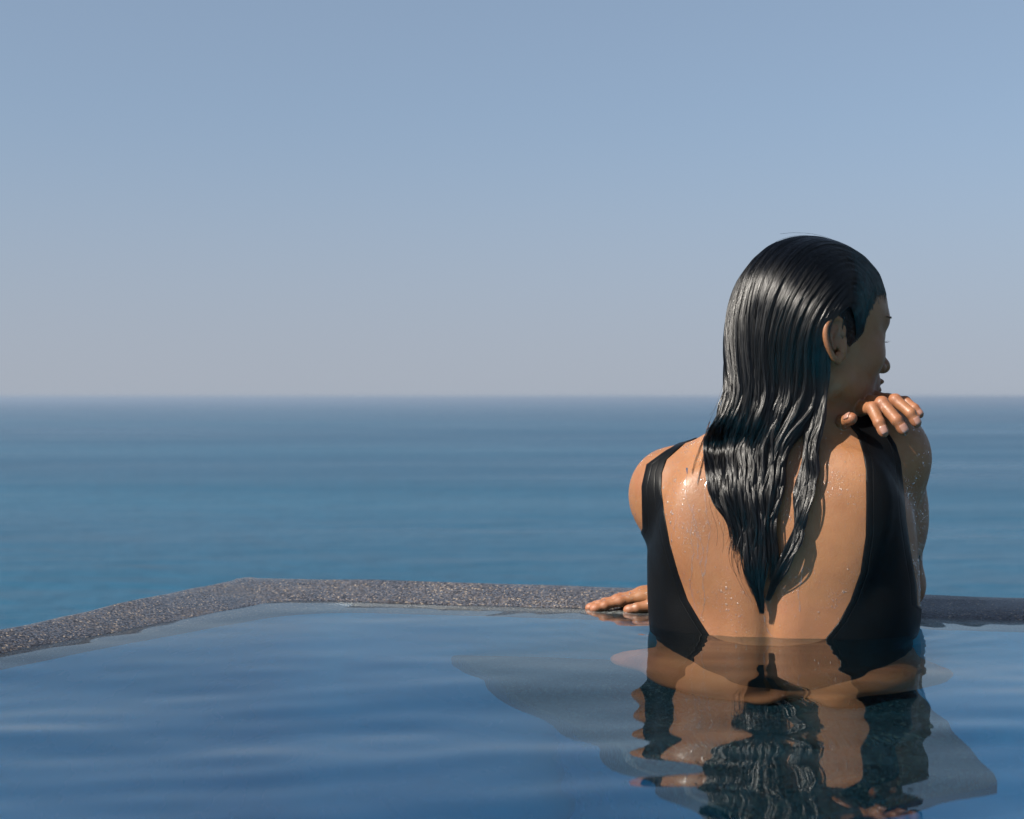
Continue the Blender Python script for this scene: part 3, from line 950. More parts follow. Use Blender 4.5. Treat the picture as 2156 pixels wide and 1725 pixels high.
# ---------------------------------------------------------------- hair
SU, SV = project(BV)
facing = (BN * (BV - np.array([0, 0, CAM_H]))).sum(1) < 0
def _depth_map():
    st = 4.0
    w, h = int(2156 / st), int(1725 / st)
    D = np.full((h, w), np.inf)
    ok = facing & (SU > 0) & (SU < 2155) & (SV > 0) & (SV < 1724)
    np.minimum.at(D, ((SV[ok] / st).astype(int), (SU[ok] / st).astype(int)), BV[ok, 1])
    for _ in range(2):      # close pin holes
        P_ = np.pad(D, 1, constant_values=np.inf)
        nb = np.minimum.reduce([P_[1:-1, :-2], P_[1:-1, 2:], P_[:-2, 1:-1], P_[2:, 1:-1]])
        D = np.where(np.isinf(D), nb, D)
    return D, st
DM, DST = _depth_map()
def surf_depth(u, v):
    d = DM[np.clip((np.asarray(v) / DST).astype(int), 0, DM.shape[0] - 1), np.clip((np.asarray(u) / DST).astype(int), 0, DM.shape[1] - 1)]
    return np.where(np.isinf(d), 2.12, d)
def surf_pt(u, v): return px(u, v, float(surf_depth(u, v)))

CR_C = np.array([-0.009, 0, 0.046]); CR_R = np.array([0.103, 0.077, 0.0945])
right_line = [to_head(surf_pt(*p).astype(np.float32)) for p in [(1800, 716), (1816, 702), (1819, 678), (1831, 650), (1843, 622)]]
right_line.append(np.array([0.0870, -0.022, 0.090]))
right_line = np.array(right_line); right_line[:, 1] = -np.abs(right_line[:, 1])
left_line = right_line[::-1] * np.array([1, -1, 1])
HLINE = resample(np.vstack([left_line, [[0.089, 0, 0.097]], right_line][::1]) if False else np.vstack([right_line * np.array([1, -1, 1]), [[0.0885, 0, 0.094]], right_line[::-1]]), 101)   # u = 0 left temple ... 1 right temple
def tabu(u, uk, pts): return np.stack([np.interp(u, uk, np.array(pts)[:, k]) for k in range(3)], -1)
def hair_mid(u): return tabu(u, [0, .15, .3, .5, .7, .85, 1], [(-.012, .079, .060), (-.005, .070, .098), (-.012, .045, .128), (-.022, 0, .142), (-.012, -.045, .128), (-.005, -.070, .098), (-.012, -.079, .060)])
def hair_nape(u): return tabu(u, [0, .15, .3, .5, .7, .85, 1], [(-.030, .072, -.01), (-.070, .060, .0), (-.094, .034, .004), (-.108, .000, .006), (-.098, -.034, .004), (-.074, -.058, .0), (-.034, -.074, -.012)])

ROWS = np.array([772, 800, 830, 855, 900, 950, 1000, 1050, 1080, 1112, 1150, 1180, 1212, 1247, 1272, 1293.0])
MAIN_L = np.array([1528, 1530, 1530, 1521, 1496, 1485, 1489, 1501, 1518, 1542, 1538, 1532, 1547, 1572, 1593, 1600.0])
MAIN_R = np.array([1738, 1742, 1737, 1720, 1690, 1656, 1644, 1638, 1632, 1630, 1634, 1636, 1628, 1615, 1611, 1608.0])
ST_L = np.array([1726, 1732, 1724, 1708, 1699, 1694, 1691, 1683, 1679, 1674, 1659, 1650, 1638, 1618, 1611, 1608.0])
ST_R = np.array([1742, 1747, 1740, 1729, 1722, 1717, 1714, 1698, 1692, 1687, 1673, 1662, 1646, 1622, 1613, 1609.0])
ROW_D = np.array([2.110, 2.111, 2.110, 2.109, 2.107, 0, 0, 0, 0, 0, 0, 0, 0, 0, 0, 0])
ROW_T = np.array([.018, .020, .021, .021, .020, .017, .015, .014, .013, .013, .013, .013, .012, .010, .008, .006])
SPLIT = 0.93
def hair_cdf(u): return np.where(u < 0.5, 0.5 * u, 0.25 + 1.5 * (u - 0.5))           # where most hair grows on the side one sees
def hair_inv(c): return np.where(c < 0.25, 2.0 * c, 0.5 + (c - 0.25) / 1.5)
def nape_place(u): return np.interp(u, [0, .15, .3, .5, .7, .85, .93, 1], [.10, .02, .03, .13, .36, .67, .86, 1.0])   # across the hair at the nape
N_HEAD, N_SHEET = 18, 30
S_ALL = np.r_[np.linspace(0, 0.40, N_HEAD), np.linspace(0.42, 1, N_SHEET)]     # 0 root, 1 tip

def hair_paths(u, layer):
    """paths of strands that start at hairline position u (0 left temple .. 1 right temple); layer 0 inside .. 1 outside"""
    u = np.asarray(u, float); layer = np.asarray(layer, float)
    n = len(u)
    A = HLINE[np.clip(u * 100, 0, 100).astype(int)]; f_ = np.clip(u * 100, 0, 99.999); i_ = f_.astype(int)
    A = HLINE[i_] + (HLINE[np.minimum(i_ + 1, 100)] - HLINE[i_]) * (f_ - i_)[:, None]
    M_, N_ = hair_mid(u), hair_nape(u)
    nrm = lambda p: (p - CR_C) / CR_R
    a, b, c = nrm(A), nrm(M_), nrm(N_)
    b = 2 * b / np.linalg.norm(b, axis=1, keepdims=True) - 0.5 * (a + c) / np.maximum(np.linalg.norm(a + c, axis=1, keepdims=True), .6) * 1.0
    t = np.linspace(0, 1, N_HEAD)[None, :, None]
    D = (1 - t) ** 2 * a[:, None] + 2 * t * (1 - t) * b[:, None] + t * t * c[:, None]
    D /= np.linalg.norm(D, axis=2, keepdims=True)
    th = np.interp(np.linspace(0, 1, N_HEAD), [0, .06, .3, .65, 1], [0.0, 0.0030, 0.0064, 0.0080, 0.014])[None, :]
    thick = th * (1 + 1.1 * sm(0.8, 0.3, u)[:, None] * sm(0.74, 1.0, np.linspace(0, 1, N_HEAD))[None])
    off = thick * (0.35 + 0.65 * layer[:, None])
    # the temple is flatter than the skull shape: keep to the true head surface there
    rad = CR_R[None, None] + off[..., None]
    hp = CR_C + D * rad
    nd = D / CR_R; nd /= np.linalg.norm(nd, axis=2, keepdims=True)
    for _ in range(2):
        w3 = from_head(hp.reshape(-1, 3)).astype(np.float32)
        gap = head_sdf(w3).reshape(n, N_HEAD)
        hp = hp + nd * np.clip(off - gap, -0.004, 0.02)[..., None]
    head_pts = from_head(hp.reshape(-1, 3)).reshape(n, N_HEAD, 3)
    # sheet
    rr = np.linspace(0, 1, N_SHEET)
    v = 772 + (1293 - 772) * rr
    L = np.interp(v, ROWS, MAIN_L); R = np.interp(v, ROWS, MAIN_R); l2 = np.interp(v, ROWS, ST_L); r2 = np.interp(v, ROWS, ST_R)
    T = np.interp(v, ROWS, ROW_T)
    w_low = np.where(u < SPLIT, hair_cdf(u) / hair_cdf(np.array(SPLIT)), (u - SPLIT) / (1 - SPLIT))[:, None]
    w_top = np.where(u < SPLIT, nape_place(u) / nape_place(SPLIT), (u - SPLIT) / (1 - SPLIT))[:, None]
    fall = sm(772, 990, v)[None]
    w = w_top * (1 - fall) + w_low * fall
    st = (u >= SPLIT)[:, None]
    U_ = np.where(st, l2 + (r2 - l2) * w, L + (R - L) * w)
    V_ = np.broadcast_to(v, U_.shape)
    base_d = np.where(V_ < 925, np.interp(V_, ROWS[:5], ROW_D[:5]), surf_depth(U_, V_) - 0.0005)
    bl = sm(890, 950, V_)
    base_d = np.interp(np.minimum(V_, 900), ROWS[:5], ROW_D[:5]) * (1 - bl) + (surf_depth(U_, V_) - 0.0005) * bl
    base_d = np.minimum(base_d, surf_depth(U_, V_) + 0.02 * (V_ < 925))
    bulge = np.sqrt(np.clip(1 - (2 * w - 1) ** 2, 0, 1)) * np.where(st, 0.6, 1.0)
    d = base_d - T * (0.15 + 0.85 * bulge) * layer[:, None]
    sheet = np.stack([(U_ - 1078) * d / FPX, d, CAM_H - (V_ - LEVEL) * d / FPX], -1)
    P_ = np.concatenate([head_pts, sheet], 1)
    # the hair lies behind the ear: keep it out of the ear's outline
    for _ in range(2):
        uu = P_[..., 0] / P_[..., 1] * FPX + 1078.0; vv = LEVEL - (P_[..., 2] - CAM_H) / P_[..., 1] * FPX
        e = np.clip(1 - ((vv - 717) / 58.0) ** 2, 0, 1)
        lim = 1757 - 25 * np.sqrt(e)
        inside = (((uu - 1757) / 25.0) ** 2 + ((vv - 717) / 58.0) ** 2 < 1) & (P_[..., 1] < 2.16)
        P_[..., 0] += np.where(inside, (lim - 3 - uu) * P_[..., 1] / FPX, 0)
        P_[..., 1] += np.where(inside, 0.003, 0)
        Q = P_.copy(); Q[:, 1:-1] = 0.25 * P_[:, :-2] + 0.5 * P_[:, 1:-1] + 0.25 * P_[:, 2:]
        ear_zone = ((u > 0.6)[:, None] * np.ones(P_.shape[1])[None]) * (np.arange(P_.shape[1]) > 6)[None] * (np.arange(P_.shape[1]) < N_HEAD + 6)[None]
        P_ += (Q - P_) * ear_zone[..., None]
    # ease the joint between the head part and the hanging part
    for _ in range(5):
        Q = P_.copy()
        Q[:, 1:-1] = 0.25 * P_[:, :-2] + 0.5 * P_[:, 1:-1] + 0.25 * P_[:, 2:]
        wgt = np.zeros(P_.shape[1]); wgt[N_HEAD - 5:N_HEAD + 5] = 1.0; wgt[N_HEAD + 5:-2] = 0.35; wgt[2:N_HEAD - 5] = 0.2
        P_ += (Q - P_) * wgt[None, :, None]
    # never below the skin of the head
    k0, k1 = 3, N_HEAD + 4
    sub = P_[:, k0:k1].reshape(-1, 3).astype(np.float32)
    hb = to_head(sub); nn_ = (hb - CR_C) / CR_R ** 2; nn_ /= np.linalg.norm(nn_, axis=1, keepdims=True)
    gap = head_sdf(sub)
    need = np.clip((0.0032 + 0.002 * np.repeat(layer, k1 - k0)) - gap, 0, 0.02)
    P_[:, k0:k1] += ((nn_ * need[:, None]) @ H_R.T).reshape(n, k1 - k0, 3)
    return P_

def new_curves(name, P_, rad, mat, parent):
    n, k, _ = P_.shape
    hc = bpy.data.hair_curves.new(name)
    hc.add_curves([k] * n)
    hc.attributes['position'].data.foreach_set('vector', P_.astype(np.float32).ravel())
    ra = hc.attributes.get('radius') or hc.attributes.new('radius', 'FLOAT', 'POINT')
    ra.data.foreach_set('value', np.ascontiguousarray(np.broadcast_to(rad, (n, k)), dtype=np.float32).ravel())
    hc.materials.append(mat)
    o = bpy.data.objects.new(name, hc); COL.objects.link(o); o.parent = parent
    return o

def build_hair():
    rs = np.random.default_rng(5)
    # dark wet mass underneath
    ug = hair_inv(np.linspace(0, float(hair_cdf(np.array(SPLIT))) - 1e-4, 110))
    Pm = hair_paths(ug, np.full(len(ug), 0.42))[:, 2:33]
    us = np.linspace(SPLIT, 1, 16); Ps = hair_paths(us, np.full(len(us), 0.42))[:, 2:33]
    k = Pm.shape[1]; V = []; F = []
    for G in (Pm, Ps):
        b = sum(len(x) for x in V); V.append(G.reshape(-1, 3))
        n = len(G); i, j = np.meshgrid(np.arange(n - 1), np.arange(k - 1), indexing='ij')
        q = b + i * k + j
        F.append(np.stack([q, q + k, q + k + 1, q + 1], -1).reshape(-1, 4))
    # close the seam between both over the head
    b2 = len(V[0]); j = np.arange(N_HEAD + 5); q = (len(Pm) - 1) * k + j
    F.append(np.stack([q, b2 + j, b2 + j + 1, q + 1], -1))
    hair = link_mesh('hair', np.vstack(V), np.vstack(F), mat_hair_solid(), parent=person)
    so = hair.modifiers.new('thickness', 'SOLIDIFY'); so.thickness = 0.002; so.offset = 0
    # strands gathered into wet locks
    nk = 52
    ku = hair_inv(np.sort((np.arange(nk) + rs.uniform(0.1, 0.9, nk)) / nk))
    klay = rs.uniform(0.55, 1.0, nk)
    KP = hair_paths(ku, klay)
    wl = rs.uniform(0.075, 0.13, nk); ph = rs.uniform(0, 6.28, nk); am = rs.uniform(0.0020, 0.0062, nk)
    L = np.cumsum(np.r_[np.zeros((1,)), np.full(KP.shape[1] - 1, 0.0125)])
    grow = sm(0.32, 0.58, S_ALL)
    taper = 1 - 0.75 * sm(0.85, 1.0, S_ALL)
    wave = am[:, None] * np.sin(2 * math.pi * L[None] / wl[:, None] + ph[:, None]) * grow * taper
    wave2 = 0.5 * am[:, None] * np.sin(2 * math.pi * L[None] / (wl[:, None] * 0.6) + 2 * ph[:, None]) * grow * taper
    KP[:, :, 0] += wave; KP[:, :, 1] += -np.abs(wave2) * 0.8
    # in the tail the locks run together into a few heavy wet ropes with gaps between them
    nm = 10
    mu = hair_inv((np.arange(nm) + rs.uniform(0.3, 0.7, nm)) / nm * float(hair_cdf(np.array(SPLIT))) * 0.98 + 0.005)
    MP = hair_paths(mu, rs.uniform(0.75, 1.0, nm))
    mw = rs.uniform(0.10, 0.16, nm); mph = rs.uniform(0, 6.28, nm); mam = rs.uniform(0.0015, 0.0042, nm)
    MP[:, :, 0] += mam[:, None] * np.sin(2 * math.pi * L[None] / mw[:, None] + mph[:, None]) * grow * taper
    mid_ = np.abs(hair_cdf(ku)[:, None] - hair_cdf(mu)[None]).argmin(1)
    g_ = (0.66 * sm(0.50, 0.74, S_ALL))[None, :, None] * (ku < SPLIT)[:, None, None]
    KP = KP * (1 - g_) + MP[mid_] * g_
    mend = np.where(np.abs(hair_cdf(mu) / hair_cdf(np.array(SPLIT)) - 0.55) < 0.17, 1.0, rs.uniform(0.86, 0.985, nm))
    ns = 24000
    u = hair_inv(rs.random(ns))
    cid = np.abs(hair_cdf(u)[:, None] - hair_cdf(ku)[None]).argmin(1)
    same = (u < SPLIT) == (ku[cid] < SPLIT)
    main_ids, side_ids = np.where(ku < SPLIT)[0], np.where(ku >= SPLIT)[0]
    cid = np.where(same, cid, np.where(u < SPLIT, main_ids[-1], side_ids[0]))
    # locks do not cross the parting of the side strand
    lay = np.clip(klay[cid] + rs.normal(0, 0.16, ns), 0.25, 1.05)
    P_ = hair_paths(u, lay)
    c = np.interp(S_ALL, [0, .12, .28, .42, .6, .85, 1], [0.0, 0.06, 0.25, 0.62, 0.86, 0.92, 0.95])[None, :, None]
    c = c * rs.uniform(0.75, 1.08, ns)[:, None, None]; c = np.clip(c, 0, 0.97)
    nsub = 9
    sub = rs.integers(0, nsub, ns)
    so_ = rs.normal(0, 1, (nk, nsub, 2)); sp = rs.uniform(0, 6.28, (nk, nsub)); sw = rs.uniform(0.07, 0.15, (nk, nsub)); sa = np.abs(rs.normal(0, 0.0021, (nk, nsub)))
    rad = np.interp(S_ALL, [0, .25, .42, .7, 1], [0.0, 0.0006, 0.0030, 0.0034, 0.0010])
    fine = np.interp(S_ALL, [0, .25, .42, .7, 1], [0.0004, 0.0006, 0.0006, 0.0005, 0.0003])
    P_ = P_ * (1 - c) + KP[cid] * c
    off = so_[cid, sub]; fo = rs.normal(0, 1, (ns, 2))
    sway = sa[cid, sub][:, None] * np.sin(2 * math.pi * L[None] / sw[cid, sub][:, None] + sp[cid, sub][:, None]) * grow * taper
    P_[:, :, 0] += off[:, 0:1] * rad + fo[:, 0:1] * fine + sway
    rw = rs.uniform(0.11, 0.19, nk); rp = rs.uniform(0, 6.28, nk); ra_ = rs.uniform(0.001, 0.0048, nk)
    roll = ra_[cid][:, None] * (1 + np.sin(2 * math.pi * L[None] / rw[cid][:, None] + rp[cid][:, None])) * grow * taper
    roll += np.abs(rs.normal(0, 0.0008, (nk, nsub)))[cid, sub][:, None] * (1 + np.sin(2 * math.pi * L[None] / (sw[cid, sub][:, None] * 1.1) + 1.7 * sp[cid, sub][:, None])) * grow * taper
    P_[:, :, 1] -= np.abs(off[:, 1:2]) * rad * 0.8 + np.abs(fo[:, 1:2]) * fine * 0.5 + roll
    # own small waviness
    fr = rs.uniform(40, 130, (ns, 1)); fp = rs.uniform(0, 6.28, (ns, 1)); fa = np.abs(rs.normal(0, 0.0004, (ns, 1)))
    P_[:, :, 0] += fa * np.sin(fr * L[None] + fp) * (0.15 + grow)
    P_[:, :, 2] += fa * 0.5 * np.cos(fr * L[None] + fp) * grow
    # roots all over the scalp, ends of different length
    k = P_.shape[1]
    s0 = np.where(rs.random(ns) < 0.55, np.abs(rs.normal(0, 0.009, ns)), rs.uniform(0, 0.27, ns)); s1 = np.where(rs.random(ns) < 0.78, 1 - np.abs(rs.normal(0, 0.06, ns)), rs.uniform(0.6, 1, ns)) * np.where(u < SPLIT, np.where(mend[mid_[cid]] < 1, mend[mid_[cid]] * rs.uniform(0.86, 1.0, ns), 1.0), 0.97)
    kk = 40
    tt = s0[:, None] + (s1 - s0)[:, None] * np.linspace(0, 1, kk)[None]
    pos = np.interp(tt.ravel(), S_ALL, np.arange(k)).reshape(ns, kk); i0 = np.minimum(pos.astype(int), k - 2); fr_ = (pos - i0)[..., None]
    row = np.arange(ns)[:, None]
    Q = P_[row, i0] * (1 - fr_) + P_[row, i0 + 1] * fr_
    rd = np.interp(np.linspace(0, 1, kk), [0, .06, .85, 1], [0.00018, 0.00027, 0.00027, 0.00010])
    o = new_curves('hair_strand', Q, rd[None] * rs.uniform(0.75, 1.2, (ns, 1)), mat_hair_strand(), hair)
    tag(o, kind='stuff')
    # loose wisps lying on her left shoulder
    wi = []
    for pts in ([(1496, 888), (1486, 915), (1474, 945), (1464, 975), (1457, 1000)], [(1494, 900), (1488, 935), (1482, 970), (1474, 1005), (1468, 1030)], [(1500, 1015), (1506, 1050), (1518, 1082), (1530, 1100)], [(1720, 900), (1724, 940), (1722, 985), (1712, 1030)]):
        c0 = np.array(pts, float)
        for _ in range(6):
            tt_ = np.linspace(0, 1, 14); ii = np.linspace(0, 1, len(c0))
            a = np.interp(tt_, ii, c0[:, 0]) + rs.normal(0, 2.0) * (1 - tt_) + rs.normal(0, 0.7) * np.sin(tt_ * rs.uniform(3, 8) + rs.uniform(0, 6)); b = np.interp(tt_ * rs.uniform(0.8, 1), ii, c0[:, 1])
            w_ = np.array([px(x_, y_, float(surf_depth(x_, y_)) - 0.003) for x_, y_ in zip(a, b)])
            for _k in range(2):
                gw = body_sdf(w_.astype(np.float32)); w_[:, 1] -= np.clip(0.0009 - gw, -0.004, 0.01)
            wi.append(w_)
    o4 = new_curves('loose_wisp', np.array(wi), np.linspace(0.00024, 0.00010, 14)[None], o.data.materials[0], hair)
    tag(o4, kind='stuff')
    # temple and sideburn: short hair combed up and back over the ear
    poly = np.array([(1772, 664), (1782, 640), (1800, 636), (1832, 650), (1821, 678), (1819, 702), (1804, 719), (1790, 731), (1780, 722), (1776, 700)])
    def inside(x, y):
        c = False; j = len(poly) - 1
        for i in range(len(poly)):
            if (poly[i, 1] > y) != (poly[j, 1] > y) and x < (poly[j, 0] - poly[i, 0]) * (y - poly[i, 1]) / (poly[j, 1] - poly[i, 1]) + poly[i, 0]: c = not c
            j = i
        return c
    tp = []
    while len(tp) < 2600:
        x, y = rs.uniform(1770, 1834), rs.uniform(634, 732)
        if not inside(x, y): continue
        ln = rs.uniform(18, 40); t = np.linspace(0, 1, 8)
        dx = -0.55 + rs.normal(0, 0.06)
        xs_ = x + dx * ln * t - 6 * t * t; ys_ = y - ln * t * (0.85 - 0.15 * t)
        xs_ = np.where(ys_ > 668, np.maximum(xs_, 1776.5), xs_)
        tp.append(np.array([px(a, b, float(surf_depth(a, b)) - 0.0004 - 0.0026 * tt_ * rs.uniform(.6, 1)) for a, b, tt_ in zip(xs_, ys_, t)]))
    tp = np.array(tp)
    # follow the skin, not the coarse depth samples
    q_ = tp.reshape(-1, 3).astype(np.float32)
    ndir = H_R @ np.array([0.1, -0.99, 0.05])
    wanted = np.tile(np.linspace(0.0002, 0.0034, 8), len(tp)) * np.repeat(rs.uniform(0.5, 1.1, len(tp)), 8)
    for _ in range(3): q_ = q_ + ndir[None] * (wanted - head_sdf(q_))[:, None]
    o1 = new_curves('temple_hair', q_.reshape(len(tp), 8, 3), np.full((1, 8), 0.0005), o.data.materials[0], hair)
    tag(o1, kind='stuff')
    # soft short hairs along the hairline
    nb_ = 900
    ub = rs.uniform(0.45, 0.92, nb_); Bp = hair_paths(ub, rs.uniform(0.2, 0.7, nb_))[:, :5]
    fwd = Bp[:, :1] - Bp[:, 1:2]; fwd /= np.linalg.norm(fwd, axis=2, keepdims=True)
    tb = np.linspace(0, 1, 8)
    start = Bp[:, 0] + fwd[:, 0] * rs.exponential(0.0022, (nb_, 1)) + rs.normal(0, 0.0012, (nb_, 3))
    end = Bp[:, 2] + rs.normal(0, 0.0025, (nb_, 3))
    Bq = start[:, None] * (1 - tb)[None, :, None] + end[:, None] * tb[None, :, None]
    qb = Bq.reshape(-1, 3).astype(np.float32); hb = to_head(qb); nb2 = (hb - CR_C) / CR_R ** 2; nb2 /= np.linalg.norm(nb2, axis=1, keepdims=True); nw = (nb2 @ H_R.T).astype(np.float32)
    want = np.tile(0.0004 + 0.0026 * tb, nb_)
    for _ in range(3): qb = qb + nw * (want - head_sdf(qb))[:, None]
    o3 = new_curves('baby_hair', qb.reshape(nb_, 8, 3), np.linspace(0.00022, 0.00012, 8)[None], o.data.materials[0], hair)
    tag(o3, kind='stuff')
    # stray hairs lifting off the head and neck
    nf = 260
    uf = rs.random(nf); lf = rs.uniform(0.9, 1.1, nf)
    Fp = hair_paths(uf, lf)
    a0 = rs.integers(2, 34, nf); ln = rs.integers(8, 14, nf)
    Fq = np.stack([Fp[i, np.minimum(a0[i] + (np.linspace(0, 1, 14) * ln[i]).astype(int), k - 1)] for i in range(nf)])
    Fq = np.stack([resample(p, 14) if np.linalg.norm(p[0] - p[-1]) > 1e-5 else p for p in Fq])
    t = np.linspace(0, 1, 14)
    lift = rs.normal(0, 1, (nf, 1, 3)) * np.array([0.008, 0.005, 0.003]); curl = rs.uniform(0, 6.28, (nf, 1))
    Fq = Fq + lift * (t ** 1.5)[None, :, None]
    Fq[:, :, 0] += 0.004 * np.sin(t[None] * rs.uniform(3, 9, (nf, 1)) + curl) * t
    o2 = new_curves('stray_hair', Fq, np.full((1, 14), 0.00016), o.data.materials[0], hair)
    tag(o2, kind='stuff')
    return hair
hair = build_hair()


# ---------------------------------------------------------------- nails, brow, lashes
def build_nail(J, r, width, length, parent, toward):
    ax = (J[3] - J[2]) / np.linalg.norm(J[3] - J[2])
    n = toward - ax * (toward @ ax); n /= np.linalg.norm(n)
    s = np.cross(ax, n)
    V = []; nu, nv = 9, 9
    for j in range(nv):
        t = j / (nv - 1)
        along = J[3] + ax * (r[3] * 0.50 - length + length * t)
        rr = r[3] * 1.03 + (r[2] * 0.94 - r[3]) * np.clip((1 - t) * 0.5, 0, 1)
        wid = width * (1 - 0.35 * max(0, (t - 0.72) / 0.28) ** 2 - 0.45 * max(0, (0.25 - t) / 0.25) ** 2)
        for i in range(nu):
            a = (i / (nu - 1) * 2 - 1) * wid / rr / 2
            lift = (0.0009 if width == .0105 else 0.00045) + 0.0002 * t - 0.0012 * max(0, (0.18 - t) / 0.18)
            tipdrop = -0.0016 * max(0, (t - 0.6) / 0.4) ** 2
            V.append(along + (n * math.cos(a) + s * math.sin(a)) * (rr + lift) + n * tipdrop)
    F = [(j * nu + i, j * nu + i + 1, (j + 1) * nu + i + 1, (j + 1) * nu + i) for j in range(nv - 1) for i in range(nu - 1)]
    o = link_mesh('fingernail', V, np.array(F), M_NAIL, parent=parent)
    so = o.modifiers.new('thickness', 'SOLIDIFY'); so.thickness = 0.0005; so.offset = -1
    return o
M_NAIL = mat_plain('fingernail', (0.26, 0.135, 0.10), 0.28, 0.3)
for nm, wd, ln, tw in (('index', .0108, .0130, (-0.05, -1, 0.25)), ('middle', .0114, .0136, (0.05, -1, 0.35)), ('ring', .0104, .0124, (0.18, -1, 0.4)), ('little', .0086, .0100, (0.3, -1, 0.45)), ('thumb', .0105, .0118, (-0.35, -0.75, 0.55))):
    build_nail(FING[nm], FRAD[nm], wd, ln, person, np.array(tw))

M_LASH = mat_plain('dark_lash', (0.008, 0.006, 0.005), 0.5)
def hair_tufts(name, specs, r, parent):
    """specs: list of polylines -> thin tapered tubes in one part"""
    V, F = [], []
    for pl in specs:
        pl = np.array(pl); b = len(V); k = 4
        for i, p in enumerate(pl):
            rr = r * (1 - 0.85 * i / (len(pl) - 1))
            for a in range(k):
                V.append(p + rr * np.array([math.cos(a * 6.283 / k), math.sin(a * 6.283 / k), 0.3 * math.cos(a * 6.283 / k + 1)]))
        for i in range(len(pl) - 1):
            for a in range(k):
                F.append((b + i * k + a, b + i * k + (a + 1) % k, b + (i + 1) * k + (a + 1) % k, b + (i + 1) * k + a))
    return link_mesh(name, V, np.array(F), M_LASH, parent=parent)
def face_features():
    rs = np.random.default_rng(21)
    for s in (-1, 1):
        lash = []
        for t in np.linspace(0, 1, 26):
            root = np.array([0.0855 - 0.010 * abs(t - .4) ** 1.4, s * (0.019 + 0.027 * t), 0.0185 - 0.004 * t])
            dirv = np.array([0.0075 + rs.uniform(0, .002), s * (-0.001 + 0.0065 * t), -0.0015])
            lash.append([from_head(root), from_head(root + dirv * .5 + np.array([0, 0, -.0006])), from_head(root + dirv + np.array([0, 0, 0.003]))])
        hair_tufts('eyelash', lash, 0.00035, person)
        brow = []
        for i in range(150):
            t = rs.random()
            base = np.array([0.0960 - 0.036 * t ** 1.6, s * (0.012 + 0.043 * t), 0.0415 + 0.006 * math.sin(min(t * 1.25, 1) * 2.6) + rs.normal(0, 0.0013) * (1.2 - t)])
            w = from_head(base).astype(np.float32)
            # sit on the skin
            for _ in range(3):
                g = head_sdf(w[None])[0]
                out = (H_R @ np.array([0.9, s * 0.45, 0.1])); out = out / np.linalg.norm(out)
                w = w - out * g
            dr = H_R @ np.array([-0.35, s * 0.85, 0.25 - 0.4 * t]) * 0.0065
            nn = H_R @ np.array([0.9, s * 0.45, 0.1]) * 0.0006
            brow.append([w, w + dr * .5 + nn * 1.5, w + dr + nn * .3])
        hair_tufts('eyebrow', brow, 0.0004, person)
face_features()

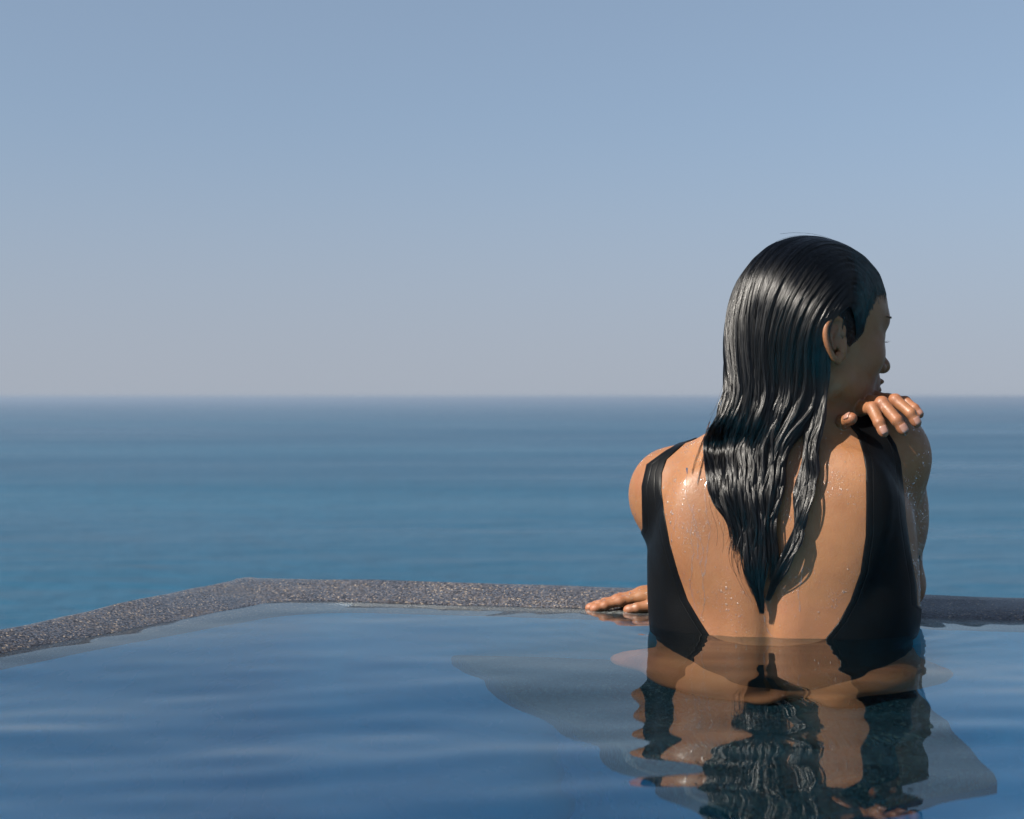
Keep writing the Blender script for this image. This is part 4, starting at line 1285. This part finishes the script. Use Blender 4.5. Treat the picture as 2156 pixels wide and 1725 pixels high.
# ---------------------------------------------------------------- water drops on the skin
def mat_drop():
    m = Mat('water_drop')
    fr = m.new('Fresnel', IOR=1.33)
    tr = m.new('BsdfTransparent'); tr.inputs[0].default_value = (1, 1, 1, 1)
    gl = m.new('BsdfGlossy'); gl.inputs['Roughness'].default_value = 0.2
    mx = m.new('MixShader')
    m.link(m.math('ADD', fr.outputs[0], 0.10, clamp=True), mx.inputs[0]); m.link(tr.outputs[0], mx.inputs[1]); m.link(gl.outputs[0], mx.inputs[2])
    m.link(mx.outputs[0], m.out.inputs['Surface'])
    return m.m
def build_drops():
    rs = np.random.default_rng(9)
    u, v = project(BV)
    tor_ok = (BV[:, 2] > 0.008) & facing
    idx = np.where(tor_ok)[0]
    sm_ = np.full(len(BV), -1.0)
    for i in range(0, len(idx), 200000): sm_[idx[i:i + 200000]] = suit_mask(BV[idx[i:i + 200000]])
    skin = tor_ok & (sm_ < -0.002)
    main = (u > np.interp(v, ROWS, MAIN_L) + 4) & (u < np.interp(v, ROWS, MAIN_R) - 4) & (v < 1285)
    side = (u > np.interp(v, ROWS, ST_L)) & (u < np.interp(v, ROWS, ST_R)) & (v < 1240)
    skin &= ~main & ~side & (v > 885)
    dens = np.array([0.5 + 0.5 * mnoise.noise(Vector((float(p[0]) * 28, float(p[1]) * 28, float(p[2]) * 22))) for p in BV[skin]])
    us, vs = u[skin], v[skin]
    wt = np.clip(dens - 0.32, 0.02, 1) ** 1.4
    wt *= 0.35 + 1.5 * np.exp(-(((us - 1450) / 55) ** 2 + ((vs - 1080) / 130) ** 2)) + 1.2 * np.exp(-(((us - 1745) / 40) ** 2 + ((vs - 960) / 70) ** 2)) + 0.7 * (vs > 1220) + 0.8 * (us > 1905) + 0.6 * np.exp(-(((us - 1690) / 40) ** 2 + ((vs - 1210) / 60) ** 2))
    ids = np.where(skin)[0]
    pick = rs.choice(len(ids), 4200, replace=False, p=wt / wt.sum())
    bm = bmesh.new(); bmesh.ops.create_icosphere(bm, subdivisions=2, radius=1.0)
    sv = np.array([x.co[:] for x in bm.verts]); bm.verts.ensure_lookup_table(); sf = np.array([[q.index for q in f.verts] for f in bm.faces]); bm.free()
    sf = sf[(sv[sf][:, :, 2].mean(1) > -0.15)]
    VV, FF = [], []
    def put(p, n, r, flat, long):
        up = np.array([0, 0, 1.0]); t = up - n * (up @ n); t /= np.linalg.norm(t) + 1e-9; b = np.cross(n, t)
        VV.append(p + n * r * 0.12 + (sv[:, 0:1] * b + sv[:, 1:2] * t * long + sv[:, 2:3] * n * flat) * r); FF.append(sf + (len(VV) - 1) * len(sv))
    for k in pick:
        i = ids[k]
        r = float(np.clip(rs.lognormal(math.log(0.00048), 0.42), 0.00025, 0.0017))
        put(BV[i], BN[i], r, 0.36, 1 + 0.5 * rs.random() * (r > 0.0009))
    o = link_mesh('water_drop', np.vstack(VV), np.vstack(FF), mat_drop(), parent=person)
    tag(o, kind='stuff')
    # rivulets running down the skin: low rounded ribbons
    for (u0, v0, v1, dr) in ((1446, 985, 1180, 5), (1462, 1060, 1320, 40), (1488, 1010, 1215, -3), (1455, 1100, 1300, 8), (1608, 1296, 1345, 2), (1690, 1190, 1290, 4), (1423, 1080, 1210, 6)):
        uu = u0; pl = []
        drift = 0.0
        for vv in np.arange(v0, v1, 3.0):
            drift = 0.8 * drift + rs.normal(0, 0.5)
            uu += dr * 3.0 / (v1 - v0) + drift
            d = float(surf_depth(uu, vv)); p = px(uu, vv, d)
            n = np.array([-0.15 if uu < 1600 else 0.1, -1, 0.1]); n /= np.linalg.norm(n)
            for _ in range(3): p = p - n * body_sdf(p[None].astype(np.float32))[0]
            pl.append((p, n))
        V = []; k = 5
        for i, (p, n) in enumerate(pl):
            hw = 0.0013 * (0.7 + 0.5 * math.sin(i * 0.7 + u0)) * (1.5 if i > len(pl) - 4 else 1.0)
            side = np.array([1.0, 0, 0]) - n * n[0]; side /= np.linalg.norm(side)
            for a in range(k):
                t = a / (k - 1) * 2 - 1
                V.append(p + side * hw * t + n * (0.00042 * (1 - t * t) - 0.00008))
        F = [(i * k + a, i * k + a + 1, (i + 1) * k + a + 1, (i + 1) * k + a) for i in range(len(pl) - 1) for a in range(k - 1)]
        link_mesh('water_rivulet', V, np.array(F), o.data.materials[0], parent=person)
build_drops()
